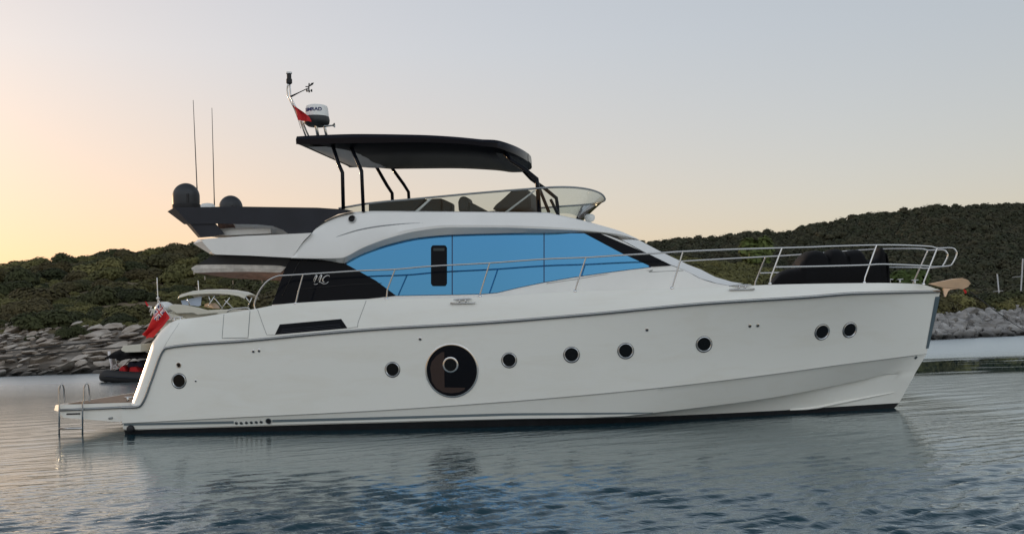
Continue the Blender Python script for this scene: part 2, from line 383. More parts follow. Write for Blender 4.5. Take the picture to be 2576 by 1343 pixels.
# ================================================================== WATER
def water_material():
    m = bpy.data.materials.new('sea_water'); m.use_nodes = True; t = m.node_tree; p = t.nodes['Principled BSDF']
    t.nodes.remove(p)
    body = t.nodes.new('ShaderNodeBsdfDiffuse'); body.inputs[0].default_value = (.003, .034, .050, 1)
    gls = t.nodes.new('ShaderNodeBsdfGlossy'); gls.inputs['Roughness'].default_value = .05; gls.inputs[0].default_value = (.92, .98, 1.0, 1)
    fre = t.nodes.new('ShaderNodeFresnel'); fre.inputs[0].default_value = 1.333
    fpw = t.nodes.new('ShaderNodeMath'); fpw.operation = 'POWER'; fpw.inputs[1].default_value = .66
    mxs = t.nodes.new('ShaderNodeMixShader')
    t.links.new(fre.outputs[0], fpw.inputs[0]); t.links.new(fpw.outputs[0], mxs.inputs[0])
    t.links.new(body.outputs[0], mxs.inputs[1]); t.links.new(gls.outputs[0], mxs.inputs[2])
    t.links.new(mxs.outputs[0], t.nodes['Material Output'].inputs[0])
    geo = t.nodes.new('ShaderNodeNewGeometry')
    def nz(scale, sx, sy, rot, detail, rough=.55, dist=0):
        mp = t.nodes.new('ShaderNodeMapping'); mp.inputs['Scale'].default_value = (sx, sy, 1); mp.inputs['Rotation'].default_value = (0, 0, radians(rot))
        n = t.nodes.new('ShaderNodeTexNoise'); n.inputs['Scale'].default_value = scale; n.inputs['Detail'].default_value = detail
        n.inputs['Roughness'].default_value = rough; n.inputs['Distortion'].default_value = dist
        t.links.new(geo.outputs['Position'], mp.inputs['Vector']); t.links.new(mp.outputs[0], n.inputs['Vector'])
        return n.outputs['Fac']
    def math(op, a, b):
        n = t.nodes.new('ShaderNodeMath'); n.operation = op
        for i, q in enumerate((a, b)):
            if isinstance(q, (int, float)): n.inputs[i].default_value = q
            else: t.links.new(q, n.inputs[i])
        return n.outputs[0]
    h = math('ADD', math('MULTIPLY', nz(4.2, .5, 1.35, -18, 3, .6, .4), .018), math('MULTIPLY', nz(12, .55, 1.3, -14, 3, .55), .0075))
    # wind patches: rough far out, calm in the lee of the hull
    patch = nz(.09, .5, 1.6, 0, 2)
    mr = t.nodes.new('ShaderNodeMapRange'); mr.inputs['From Min'].default_value = .4; mr.inputs['From Max'].default_value = .62
    mr.inputs['To Min'].default_value = .75; mr.inputs['To Max'].default_value = 1.25
    t.links.new(patch, mr.inputs['Value'])
    bp = t.nodes.new('ShaderNodeBump'); bp.inputs['Distance'].default_value = 1.0
    t.links.new(h, bp.inputs['Height'])
    sx = t.nodes.new('ShaderNodeSeparateXYZ'); t.links.new(geo.outputs['Position'], sx.inputs[0])
    lee = t.nodes.new('ShaderNodeMapRange'); lee.inputs['From Min'].default_value = 11.5; lee.inputs['From Max'].default_value = 18.5
    lee.inputs['To Min'].default_value = 1.0; lee.inputs['To Max'].default_value = .40
    t.links.new(sx.outputs['Y'], lee.inputs['Value'])
    fr = t.nodes.new('ShaderNodeMapRange'); fr.inputs['From Min'].default_value = 22; fr.inputs['From Max'].default_value = 26
    fr.inputs['To Min'].default_value = 0; fr.inputs['To Max'].default_value = .40
    t.links.new(sx.outputs['Y'], fr.inputs['Value'])
    s = math('MULTIPLY', mr.outputs[0], math('MAXIMUM', lee.outputs[0], fr.outputs[0]))
    # glassy slick on the right between 31 and 39 m
    a1 = t.nodes.new('ShaderNodeMapRange'); a1.interpolation_type = 'SMOOTHSTEP'
    a1.inputs['From Min'].default_value = 30.0; a1.inputs['From Max'].default_value = 32.0
    t.links.new(sx.outputs['Y'], a1.inputs['Value'])
    a2 = t.nodes.new('ShaderNodeMapRange'); a2.interpolation_type = 'SMOOTHSTEP'
    a2.inputs['From Min'].default_value = 40; a2.inputs['From Max'].default_value = 38.0
    t.links.new(sx.outputs['Y'], a2.inputs['Value'])
    a3 = t.nodes.new('ShaderNodeMapRange'); a3.interpolation_type = 'SMOOTHSTEP'; a3.inputs['From Min'].default_value = 2; a3.inputs['From Max'].default_value = 6
    t.links.new(sx.outputs['X'], a3.inputs['Value'])
    sl = math('MULTIPLY', math('MULTIPLY', a1.outputs[0], a2.outputs[0]), a3.outputs[0])
    brk = t.nodes.new('ShaderNodeMapRange'); brk.inputs['From Min'].default_value = .36; brk.inputs['From Max'].default_value = .46
    t.links.new(nz(.55, .35, 1.6, 0, 3), brk.inputs['Value']); sl = math('MULTIPLY', sl, brk.outputs[0])
    s = math('MULTIPLY', s, math('SUBTRACT', 1.0, math('MULTIPLY', sl, .94)))
    far_ = t.nodes.new('ShaderNodeMapRange'); far_.inputs['From Min'].default_value = 24; far_.inputs['From Max'].default_value = 44
    far_.inputs['To Min'].default_value = .045; far_.inputs['To Max'].default_value = .30
    t.links.new(sx.outputs['Y'], far_.inputs['Value'])
    def ss(sock, a, b):
        n = t.nodes.new('ShaderNodeMapRange'); n.interpolation_type = 'SMOOTHSTEP'
        n.inputs['From Min'].default_value = a; n.inputs['From Max'].default_value = b; t.links.new(sx.outputs[sock], n.inputs['Value']); return n.outputs[0]
    # outside the yacht's lee the breeze roughens the surface below the size of the modelled wavelets
    ruf = math('MULTIPLY', math('MAXIMUM', ss('X', -5.5, -9.0), ss('X', 7.8, 9.5)), ss('Y', 8.0, 15.0))
    s = math('MULTIPLY', s, math('SUBTRACT', 1.0, math('MULTIPLY', ruf, .55)))
    fsum = math('MAXIMUM', far_.outputs[0], math('MULTIPLY', ruf, .17))
    rg = math('MULTIPLY', fsum, math('SUBTRACT', 1.0, math('MULTIPLY', sl, .94)))
    t.links.new(rg, gls.inputs['Roughness'])
    t.links.new(s, bp.inputs['Strength'])
    for q in (body, gls, fre): t.links.new(bp.outputs[0], q.inputs['Normal'])
    return m
wb = MB()
xs = np.concatenate([[-3000, -600, -150, -60], np.linspace(-40, 45, 30), [70, 160, 600, 3000]])
ys = np.concatenate([[-3000, -400, -60, -10], np.linspace(0, 110, 40), [160, 400, 1200, 5000]])
wb.grid([[(x, y, -.005) for x in xs] for y in ys])
# wind wavelets modelled where the sea is close enough to see them
wy = 5.2*np.exp(np.arange(0, 640)*.0039); wx = np.linspace(-.66, .66, 430)
WY = np.repeat(wy[:, None], len(wx), 1); WX = WY*wx[None, :]
wr = np.random.RandomState(4); WZ = np.zeros_like(WX)
def sstep(a, b, q):
    t = np.clip((q-a)/(b-a), 0, 1); return t*t*(3-2*t)
for i in range(120):
    lam = .13*(8.0)**wr.rand(); th = radians(24)+wr.randn()*radians(15 if lam > .3 else 28)
    k = 2*pi/lam; kx, ky = -sin(th)*k, cos(th)*k
    slope = .036*(1.0 if lam < .38 else .24)
    f = slope/k*np.clip((lam/ (WY*WY*.0039/2.24*.9+.04)), 0, 1)
    WZ += f*np.cos(kx*WX+ky*WY+wr.rand()*6.3)
def gust(x, y, s, o):
    g = np.random.RandomState(o).rand(64, 64); xx, yy = x*s+40, y*s*1.8+9; i, j = np.floor(xx).astype(int), np.floor(yy).astype(int); fx, fy = xx-i, yy-j
    fx = fx*fx*(3-2*fx); fy = fy*fy*(3-2*fy)
    return (g[i % 64, j % 64]*(1-fx)+g[(i+1) % 64, j % 64]*fx)*(1-fy)+(g[i % 64, (j+1) % 64]*(1-fx)+g[(i+1) % 64, (j+1) % 64]*fx)*fy
amp = (.65+.7*gust(WX, WY, .22, 2))*(1+.45*sstep(14, 9, WY))
hullside = sstep(-9, -6.5, WX)*sstep(9.5, 7.5, WX)
amp = amp*(1-hullside*sstep(12.0, 18.5, WY)*(1-sstep(22, 26, WY))*.74)
amp = amp*(1-.93*sstep(29.5, 32, WY)*sstep(40.5, 38, WY)*sstep(2, 6, WX))
amp = amp*(1-.55*sstep(-2, -7, WX))*(1-.40*sstep(6, 9, WX))
WZ = WZ*amp
wb.grid([[(WX[i, j], WY[i, j], WZ[i, j]+.075) for j in range(WX.shape[1])] for i in range(WX.shape[0])])
tag(wb.build('water', water_material(), smooth=180, weld=False, recalc=False), kind='structure')

# ================================================================== TERRAIN
rng = random.Random(7)
nr = np.random.RandomState(11)
class VNoise:
    def __init__(s, seed): s.g = np.random.RandomState(seed).rand(256, 256)
    def __call__(s, x, y):
        x = np.asarray(x, float); y = np.asarray(y, float)
        i = np.floor(x).astype(int); j = np.floor(y).astype(int); fx = x-i; fy = y-j
        fx = fx*fx*(3-2*fx); fy = fy*fy*(3-2*fy); g = s.g
        a = g[i % 256, j % 256]; b = g[(i+1) % 256, j % 256]; c = g[i % 256, (j+1) % 256]; d = g[(i+1) % 256, (j+1) % 256]
        return (a*(1-fx)+b*fx)*(1-fy)+(c*(1-fx)+d*fx)*fy
vn = VNoise(3)
def fbm(x, y, o=4):
    s = 0; a = .5
    for k in range(o):
        s = s + a*(vn(x*2**k+17*k, y*2**k+5*k)-.5); a *= .55
    return s
ridgeL = K('d7', (-500, 190), (0, 150), (150, 160), (320, 160), (380, 105), (550, 105), (600, 75), (800, 55), (1000, 50), (1200, 8)) + \
         [(367, 629), (431, 628), (475, 620), (600, 612), (800, 606), (1100, 604), (1500, 602), (1900, 640), (2200, 720)]
RL = [far(u, v, 104.0) for u, v in ridgeL]
rlx = [p[0] for p in RL]; rlz = [p[2]-1.15 for p in RL]
def shoreL(x): return np.interp(x, [-80, -21, -10, 0, 12, 22, 29, 60], [50, 50.2, 51, 53, 56, 57.5, 60, 66])
def hL(x, y):
    s = y - shoreL(x) + fbm(x*.35, y*.35)*1.6
    zr = np.interp(x, rlx, rlz)
    topz = np.interp(x, [-80, 0, 14, 60], [2.1, 2.1, 1.15, 1.15])
    z = np.where(s < 0, s*.35, np.where(s < 7, topz*(s/7)**.8, 0))
    k = np.clip((s-7)/45., 0, 1)
    up = topz + (np.maximum(zr, topz)-topz)*(k*.65+.35*(k*k*(3-2*k)))
    up = up - np.clip(s-54, 0, 100)*.25
    z = np.where(s >= 7, up, z)
    return z + fbm(x*.12, y*.12)*1.1*np.clip((s-7)/10, 0, 1)*np.where(s > 45, .3, 1)
def rock_disp(x, y):
    q = x*.55 + y*.9
    return .38*fbm(x*.55, y*1.3, 5) + .22*np.abs(fbm(q*.9, (y-x*.25)*2.2, 4))*2
gx = np.arange(-62, 34, .22); gy = np.arange(46.0, 62, .22)
X, Y = np.meshgrid(gx, gy)
Z = hL(X, Y) + rock_disp(X, Y)*1.2
st = np.floor(Z*2.6)/2.6; Z = Z*.55+st*.45
tb = MB(); tb.grid([[(X[i, j], Y[i, j], Z[i, j]) for j in range(X.shape[1])] for i in range(X.shape[0])])
tag(tb.build('rocky_shore', M['bed_shade'], smooth=28, weld=False, recalc=False), kind='structure')
gx = np.arange(-90, 42, 1.0); gy = np.arange(54.0, 150, 1.0)
X, Y = np.meshgrid(gx, gy); Z = hL(X, Y)
Z = np.where(Y - shoreL(X) < 6.0, Z-1.2, Z+.12)
tb = MB(); tb.grid([[(X[i, j], Y[i, j], Z[i, j]) for j in range(X.shape[1])] for i in range(X.shape[0])])
tag(tb.build('headland', M['soil'], smooth=180, weld=False), kind='structure')

# far wooded hill
ridgeR = [(200, 640), (900, 612), (1300, 605), (1600, 595)] + K('c5', (500, 175), (700, 157), (870, 152), (1050, 118), (1250, 108), (1500, 103), (1600, 82)) + \
         K('c6', (200, 172), (500, 112), (750, 87), (900, 62), (1100, 52), (1300, 44), (1490, 40), (1900, 60), (2400, 120))
RR = [far(u, v, 225.0) for u, v in ridgeR]
rrx = [p[0] for p in RR]; rrz = [p[2]-2.4 for p in RR]
def hR(x, y):
    zr = np.interp(x*225./np.maximum(y, 100), rrx, rrz)
    k = np.clip((y-105)/120., -1, 1)
    z = zr*(k*.55+.45*k*np.abs(k)*1.0)
    z = z - np.clip(y-226, 0, 200)*.3
    return z + fbm(x*.05, y*.05)*3.0*np.clip(k*3, 0, 1)*np.where(y > 205, .15, 1)
gx = np.arange(-90, 190, 3.0); gy = np.arange(100.0, 275, 3.0)
X, Y = np.meshgrid(gx, gy); Z = hR(X, Y)
tb = MB(); tb.grid([[(X[i, j], Y[i, j], Z[i, j]) for j in range(X.shape[1])] for i in range(X.shape[0])])
tag(tb.build('hill', M['soilW'], smooth=180, weld=False), kind='structure')

# ---- foliage: leaf clumps through an uneven crown
def crown_arrays(seed, n, rx, ry, rz, leaf, lobes=7, flat=.25):
    r = np.random.RandomState(seed)
    lc = []
    for i in range(lobes):
        a = r.rand()*2*pi; q = .25+.5*sqrt(r.rand())
        lc.append((cos(a)*q*.8, sin(a)*q*.8, .2+.5*r.rand(), .38+.28*r.rand()))
    lc.append((0, 0, .35, .62))
    lc = np.array(lc); k = r.randint(0, len(lc), n)
    d = r.randn(n, 3); d /= np.linalg.norm(d, axis=1)[:, None]; d[:, 2] = np.where(d[:, 2] < -.2, -d[:, 2], d[:, 2])
    rad = lc[k, 3]*(.62+.42*r.rand(n)**.6)
    P = lc[k, :3]+d*rad[:, None]
    P[:, 2] = np.maximum(P[:, 2], -flat*r.rand(n)*.3)
    P = P*np.array([rx, ry, rz])
    nrm = d*1.8 + np.array([0, 0, .6]) + .35*r.randn(n, 3); nrm /= np.linalg.norm(nrm, axis=1)[:, None]
    t = np.cross(nrm, r.randn(n, 3)); t /= np.linalg.norm(t, axis=1)[:, None]; b = np.cross(nrm, t)
    s = leaf*(.6+.8*r.rand(n))
    core = []
    A_, E_ = np.linspace(0, 2*pi, 8), np.linspace(-.3, 1.57, 5)
    for (cx, cy, cz, cr) in lc:
        g = np.array([[[cos(a)*cos(e), sin(a)*cos(e), sin(e)] for a in A_] for e in E_])*cr*.78+np.array([cx, cy, cz])
        for i in range(4):
            for j in range(7): core.append([g[i, j], g[i, j+1], g[i+1, j+1], g[i+1, j]])
    core = np.array(core)*np.array([rx, ry, rz])
    V = np.empty((n, 4, 3))
    V[:, 0] = P - t*s[:, None]; V[:, 1] = P - b*s[:, None]*.6; V[:, 2] = P + t*s[:, None]; V[:, 3] = P + b*s[:, None]*.6
    return np.concatenate([core.reshape(-1, 3), V.reshape(-1, 3)])
def quads_mesh(name, V, mats):
    n = len(V)//4; me = bpy.data.meshes.new(name)
    me.vertices.add(len(V)); me.vertices.foreach_set('co', V.astype(np.float32).ravel())
    me.loops.add(n*4); me.loops.foreach_set('vertex_index', np.arange(n*4, dtype=np.int32))
    me.polygons.add(n); me.polygons.foreach_set('loop_start', np.arange(0, n*4, 4, dtype=np.int32))
    me.polygons.foreach_set('loop_total', np.full(n, 4, dtype=np.int32))
    me.materials.append(mats); me.update(calc_edges=True); me.validate()
    return me
shrubA = [quads_mesh('shrub', crown_arrays(20+i, 4200, 1.0, 1.0, .80, .075, 6+i % 4), M['leafA']) for i in range(5)]
shrubB = [quads_mesh('shrub', crown_arrays(40+i, 4200, 1.0, 1.0, .78, .075, 5+i % 3), M['leafB']) for i in range(4)]
def put(name, me, loc, s, rz, label, cat, group, sz=None):
    o = bpy.data.objects.new(name, me); COL.objects.link(o)
    o.location = tuple(float(q) for q in loc); o.rotation_euler = (0, 0, rz); o.scale = (s, s*(.9+.2*rng.random()), sz if sz else s)
    return tag(o, label, cat, group)
def hill_at(u, v):
    """where the sight line through a measured point first meets the headland"""
    d = ray(u, v); ys = np.arange(52, 112, .25)
    P = O[None, :] + d[None, :]*(ys/d[1])[:, None]
    hz = hL(P[:, 0], P[:, 1]); w = np.where(hz >= P[:, 2])[0]
    i = w[0] if len(w) else len(ys)-1
    return P[i, 0], P[i, 1], float(hL(P[i, 0], P[i, 1]))
taken = []
special = [  # u, v of the shrub's foot, half width in u, kind, label
    (158, 856, 46, 'B', 'dark rounded shrub standing directly on the pale rocks of the left shore'),
    (296, 826, 56, 'B', 'broad flat-topped dark shrub behind the red ensign, right above the rocks'),
    (25, 820, 44, 'A', 'bright green low shrub at the left edge of the picture above the rocks'),
    (62, 826, 26, 'B', 'small dark shrub between the bright green shrub and the dark rounded shrub'),
    (280, 745, 50, 'A', 'large pale olive shrub with a domed crown halfway up the left hillside'),
    (345, 765, 52, 'B', 'wide dark bush just right of the large pale olive shrub on the hillside'),
    (100, 755, 40, 'A', 'rounded yellow-green bush left of the bare brown slope'),
    (150, 790, 38, 'B', 'dark spreading bush uphill from the dark rounded shrub on the rocks'),
    (215, 850, 24, 'B', 'low dark bush wedged behind the topmost pale slab of the shore'),
    (75, 855, 20, 'B', 'little brown-green bush growing among the shore slabs at left'),
]
for u, v, hw, kd, lb in special:
    x, y, z = hill_at(u, v); s = hw/F*y
    me = (shrubA if kd == 'A' else shrubB)[len(taken) % 4]
    put('shrub', me, (x, y+s*.5, z-.1), s, rng.random()*6, lb, 'shrub', 'shrubs on the left hillside', sz=s*.95)
    taken.append((x, y+s*.5, s))
count = 0
tries = 0
while count < 190 and tries < 9000:
    tries += 1
    u = -30+rng.random()*800; y = 57.5 + (rng.random()**.8)*50
    x = far(u, 700, y)[0]
    if y < shoreL(x)+7.2: continue
    s = .6+rng.random()**1.6*1.6 if y < 82 else .8+rng.random()*1.2
    if any((x-a)**2+(y-b)**2 < ((s+c)*.62)**2 for a, b, c in taken): continue
    bare = fbm(x*.09+3, y*.09) > .05 and y < 90
    if bare and u < 420: continue
    taken.append((x, y, s))
    if y > 93: zone, g = 'low evergreen shrub along the skyline of the left hillside', 'skyline shrubs of the left hillside'
    elif y > 74: zone, g = 'olive green shrub in the dense scrub of the upper left hillside', 'shrubs of the upper left hillside'
    else: zone, g = 'small scrub bush scattered on the lower left slope above the rocks', 'shrubs of the lower left slope'
    me = (shrubB if rng.random() < .4 else shrubA)[rng.randrange(4)]
    put('shrub', me, (x, y, float(hL(x, y))-.12), s, rng.random()*6, zone, 'shrub', g, sz=s*(.75+.4*rng.random()))
    count += 1
# low ground scrub between the shrubs (uncountable)
base = [crown_arrays(60+i, 110, 1, 1, .6, .16, 3) for i in range(5)]
parts = []
for i in range(10000):
    u = -60+rng.random()*2400; y = 57+rng.random()*50
    x = far(u, 700, y)[0]
    if y < shoreL(x)+6.6: continue
    if u < 420 and (rng.random() < .5 or (fbm(x*.09+3, y*.09) > .03 and rng.random() < .85)): continue
    s = (.25+.35*rng.random())*(1.0 if u < 760 else 1.7); a = rng.random()*6
    R = np.array([[cos(a), -sin(a), 0], [sin(a), cos(a), 0], [0, 0, 1]])
    parts.append(base[i % 5] @ R.T*s + np.array([x, y, float(hL(x, y))+.05]))
o = bpy.data.objects.new('ground_scrub', quads_mesh('ground_scrub', np.concatenate(parts), M['leafA'])); COL.objects.link(o)
tag(o, 'low olive ground scrub covering the left hillside between the shrubs', 'scrub', kind='stuff')
# the wood on the far hill and behind the yacht
base = [crown_arrays(80+i, 260, 1, 1, .95, .15, 5) for i in range(6)]
parts = []
for i in range(9000):
    Yq = 100+rng.random()**.9*130
    u = 300+rng.random()*2500
    if u < 1450 and rng.random() < .6: continue
    x = far(u, 700, Yq)[0]; z = float(hR(x, Yq))
    if z < .3: continue
    s = (1.0+.9*rng.random())*(1 if Yq > 150 else .9); a = rng.random()*6
    R = np.array([[cos(a), -sin(a), 0], [sin(a), cos(a), 0], [0, 0, 1]])
    parts.append(base[i % 6] @ R.T*s + np.array([x, Yq, z-.1]))
o = bpy.data.objects.new('hillside_wood', quads_mesh('hillside_wood', np.concatenate(parts), M['leafW'])); COL.objects.link(o)
tag(o, 'dense dark green woodland covering the far hill behind the bow', 'woodland', kind='stuff')
# scrub of the low point at right
n = 0
while n < 85:
    u = 2200+rng.random()*420; y = 62+rng.random()*15
    x = far(u, 700, y)[0]
    if y < shoreL(x)+5.5: continue
    s = .9+.8*rng.random()
    put('shrub', (shrubA if rng.random() < .6 else shrubB)[rng.randrange(4)], (x, y, float(hL(x, y))-.1), s*1.1, rng.random()*6,
        'low spreading green bush on the rocky point right of the bow', 'shrub', 'bushes on the right point', sz=s*.95)
    n += 1
n = 0
while n < 60:
    u = 1560+rng.random()*680; y = 64+rng.random()*34
    x = far(u, 700, y)[0]
    s = .7+.9*rng.random()
    put('shrub', (shrubA if rng.random() < .5 else shrubB)[rng.randrange(4)], (x, y, float(hL(x, y))-.1), s, rng.random()*6,
        'leafy shrub on the slope seen between the foredeck rails', 'shrub', 'shrubs behind the foredeck rails', sz=s*.9)
    n += 1
# two pale pines
def pine(u, v0, v1, Y, hw, label, seed):
    p = far(u, v0, Y); q = far(u, v1, Y); h = q[2]-p[2]; w = hw/F*Y
    root = empty('pine_tree', (p[0], Y, p[2])); tag(root, label, 'tree')
    V = crown_arrays(seed, 2600, w, w, h*.72, .13*w+.1, 10); V[:, 2] += h*.24
    o = bpy.data.objects.new('crown', quads_mesh('crown', V, M['leafP'])); COL.objects.link(o); o.parent = root
    b = MB(); b.tube([(0, 0, -.8), (.05*h*.3, 0, h*.35), (0, .02, h*.7)], [.05*h, .035*h, .015*h], 8); b.build('trunk', M['lining'], root, smooth=180)
pine(1905, 690, 600, 128, 42, 'yellow-green pine standing out of the dark wood behind the foredeck rail', 5)
pine(2290, 735, 684, 100, 48, 'low bright green pine seen under the pulpit rail', 6)

# ---- rocks
def rock_mesh(seed, fl=.6, sub=3):
    r = np.random.RandomState(seed); bm = bmesh.new(); bmesh.ops.create_icosphere(bm, subdivisions=sub, radius=1.25)
    P = np.array([v.co[:] for v in bm.verts])
    for k in range(15):
        d = r.randn(3); d[2] *= .9; d /= np.linalg.norm(d); h = .55+.35*r.rand(); q = P@d; P = P-np.maximum(q-h, 0)[:, None]*d*.97
    n3 = np.sin(P@r.randn(3, 5)*7+r.rand(5)*6).sum(1)*.012+np.sin(P@r.randn(3, 5)*17+r.rand(5)*6).sum(1)*.006
    P = P*(1+n3)[:, None]; P[:, 2] *= fl; P[:, 1] *= .85
    for v, p in zip(bm.verts, P): v.co = p
    return bm
rocks = []
for i in range(8):
    bm = rock_mesh(100+i, .42 if i % 2 else .6); me = bpy.data.meshes.new('boulder'); bm.to_mesh(me); bm.free(); me.materials.append(M['rock']); rocks.append(me)
    for p in me.polygons: p.use_smooth = True
    me.set_sharp_from_angle(angle=radians(24))
sp_r = [(235, 848, 48, 'long pale topmost slab lying under the dark bush on the left shore'),
        (118, 868, 24, 'whitish block below the dark rounded shrub on the left shore'),
        (178, 862, 20, 'small white rock just right of the dark rounded shrub'),
        (235, 892, 42, 'big flat grey slab in the middle of the left shore'),
        (96, 928, 36, 'large wedge-shaped grey boulder at the water on the left'),
        (190, 926, 34, 'slanting grey slab at the waterline left of the dinghy'),
        (30, 893, 26, 'blocky pale slab at the left edge of the picture')]
def put_rock(x, y, z, s, label, group=None, flat=.55):
    o = bpy.data.objects.new('boulder', rocks[rng.randrange(8)]); COL.objects.link(o)
    o.location = (float(x), float(y), float(z)); o.scale = (s, s*.9, s*flat)
    o.rotation_euler = (rng.uniform(-.3, .2), radians(rng.uniform(-26, -2)), rng.uniform(-.8, .8))
    return tag(o, label, 'boulder', group)
rk = []
for u, v, hw, lb in sp_r:
    x, y, z = hill_at(u, v); s = hw/F*y; put_rock(x, y+.3, z+.1, s, lb, 'boulders along the left shore'); rk.append((x, y, s))
n = 0; tries = 0
while n < 190 and tries < 7000:
    tries += 1
    u = -20+rng.random()*480; y = 50.2+rng.random()*7.5; x = far(u, 800, y)[0]
    s = .20+.62*rng.random()**2.0
    if y < shoreL(x)-.1 or any((x-a)**2+(y-b)**2 < ((s+c)*.60)**2 for a, b, c in rk): continue
    rk.append((x, y, s))
    low = y-shoreL(x) < 2.6
    put_rock(x, y, float(hL(x, y))+.10+.15*s, s, 'weathered grey slab in the wet foot of the left shore' if low else 'pale angular slab in the upper band of the left rocky shore',
             'slabs at the foot of the left shore' if low else 'slabs in the upper band of the left shore')
    n += 1
# rubble of the right point: uncountable
rb = MB()
rv = []
for i in range(6):
    bm = rock_mesh(200+i, .75, 2); bm.verts.index_update()
    rv.append((np.array([v.co[:] for v in bm.verts]), [tuple(v.index for v in f.verts) for f in bm.faces])); bm.free()
for i in range(2100):
    x = 14+rng.random()*24; s0 = rng.random()*7.5; y = float(shoreL(x))+s0-.3
    s = .14+.34*rng.random()**1.8
    a = Matrix.Rotation(rng.random()*6, 3, 'Z') @ Matrix.Rotation(rng.uniform(-.9, .9), 3, 'X') @ Matrix.Rotation(rng.uniform(-.9, .9), 3, 'Y')
    V, Fc = rv[i % 6]
    zz = 1.15*np.clip(s0/6.2, 0, 1)**.85
    V2 = (V*np.array([s*1.35, s, s*.8])) @ np.array(a).T + np.array([x, y, zz+.25*s+.05*rng.random()])
    rb.add(V2, Fc)
tag(rb.build('shore_rubble', M['rockR'], weld=False, recalc=False, smooth=26), 'grey broken rubble bank along the point right of the bow', 'rubble', kind='stuff')

# ================================================================== THE YACHT
Y = empty('motor_yacht', B0, -PSI)
tag(Y, 'large white motor yacht with blue mirrored saloon windows and dark hardtop lying broadside', 'motor yacht')
XA = -7.65
bT = sm([(-8, 2.42), (-6.7, 2.44), (-4, 2.5), (0, 2.52), (2.5, 2.42), (4, 2.24), (5.5, 1.88), (6.7, 1.42), (7.6, .90), (8.3, .36), (8.7, .03)])
bK = sm([(-8, 2.40), (-4, 2.44), (0, 2.42), (2, 2.28), (4, 1.92), (5.5, 1.45), (6.7, .95), (7.6, .50), (8.36, .03)])
bC = sm([(-8, 2.36), (-3, 2.37), (0, 2.33), (2, 2.14), (4, 1.68), (5.5, 1.18), (6.6, .70), (7.4, .36), (8.12, .03)])
bA = sm([(-8, 2.33), (-3, 2.34), (0, 2.26), (2, 1.98), (4, 1.42), (5.5, .90), (6.6, .48), (7.78, .03)])
def line(pts, bf, end=None):
    xs, zs = [], []
    for u, v in pts:
        x = (u-1300)/125.
        for _ in range(8):
            p = at(u, v, -bf(x)); x = p[0]
        xs.append(p[0]); zs.append(p[2])
    if end: xs.append(end[0]); zs.append(end[1])
    return Smooth(xs, zs)
STEM = {k: at(u, v, -.03) for k, (u, v) in dict(T=(2365, 733), K=(2331, 889), C=(2300, 942), A=(2262, 1013), W=(2255, 1030)).items()}
zR = line([(414, 877.5), (421, 874), (626, 856.5), (809, 838.8), (965, 826.5), (1199, 813.4), (1466, 792.3), (1788, 762.6), (2029, 747.5), (2157, 737.8)], bT, (STEM['T'][0], STEM['T'][2]))
zTq = line([(300, 1024.5), (340, 1023.5), (352, 1021), (360, 1011), (382, 955), (406, 890), (414, 877.5)], bT)
XQ = at(414, 877.5, -2.44)[0]
def zT(x): return zR(x) if x > XQ else zTq(x)
zK = line([(306, 1064), (563, 1050.7), (918, 1033.4), (1281, 1009), (1642, 976.5), (1932, 942), (2131, 914.7)], bK, (STEM['K'][0], STEM['K'][2]))
zA = line([(339, 1080.7), (563, 1074), (918, 1063.8), (1270, 1055), (1573, 1049.5), (1932, 1033.4), (2105, 1022.6)], bA, (STEM['A'][0], STEM['A'][2]))
zC0 = line([(1573, 1046), (1932, 1001), (2174, 953.5), (2234, 940)], bC, (STEM['C'][0], STEM['C'][2]))
def zC(x): return max(zA(x)+.035, zC0(x)) if x > 1.5 else zA(x)+.035
N = 240
tt = np.unique(np.concatenate([np.linspace(0, 1, N), (np.linspace(-7.45, -6.6, 26)-XA)/(STEM['T'][0]-XA)]))
def L(bf, zf, xe, z=None):
    out = []
    for t in tt:
        x = XA+t*(xe-XA)
        out.append((x, -bf(x), zf(x)))
    return np.array(out)
LT, LK, LC, LA = L(bT, zT, STEM['T'][0]), L(bK, zK, STEM['K'][0]), L(bC, zC, STEM['C'][0]), L(bA, zA, STEM['A'][0])
LB = LA.copy(); LB[:, 2] = -.55; LB[:, 1] *= .86; LB[:, 0] = XA+tt*(STEM['A'][0]-.7-XA); LB[:, 1] = np.minimum(LB[:, 1], -.02)
LC2 = LC.copy(); inset = np.clip((LC[:, 0]-1.5)/2.0, 0, 1)*np.clip((STEM['C'][0]-.25-LC[:, 0])/.8, 0, 1)*.085
LC2[:, 1] += inset; LC2[:, 2] -= .012
def between(A, B, n, bulge=0.0, last=False):
    rows = []
    for k in range(n+(1 if last else 0)):
        s = k/n; R = A*(1-s)+B*s; R = R.copy(); R[:, 1] -= bulge*4*s*(1-s); rows.append(R)
    return rows
flare = np.zeros(len(tt))
rows_up = between(LK, LT, 12, last=True)
for i, R in enumerate(rows_up):
    s = i/12; R[:, 1] += 4*s*(1-s)*.05*np.clip((LK[:, 0]-1)/4, 0, 1)*np.clip((8.0-LK[:, 0])/1.5, 0, 1)   # hollow flare forward
LKs = LK.copy(); LKs[:, 1] += .012; LKs[:, 2] -= .012
rows_mid = between(LC, LKs, 5, last=True)
hull_rows = rows_mid + rows_up
hb = MB(); hb.grid(hull_rows); hb.grid([LC2, LC]); hb.grid(between(LA, LC2, 4, -.01, last=True))
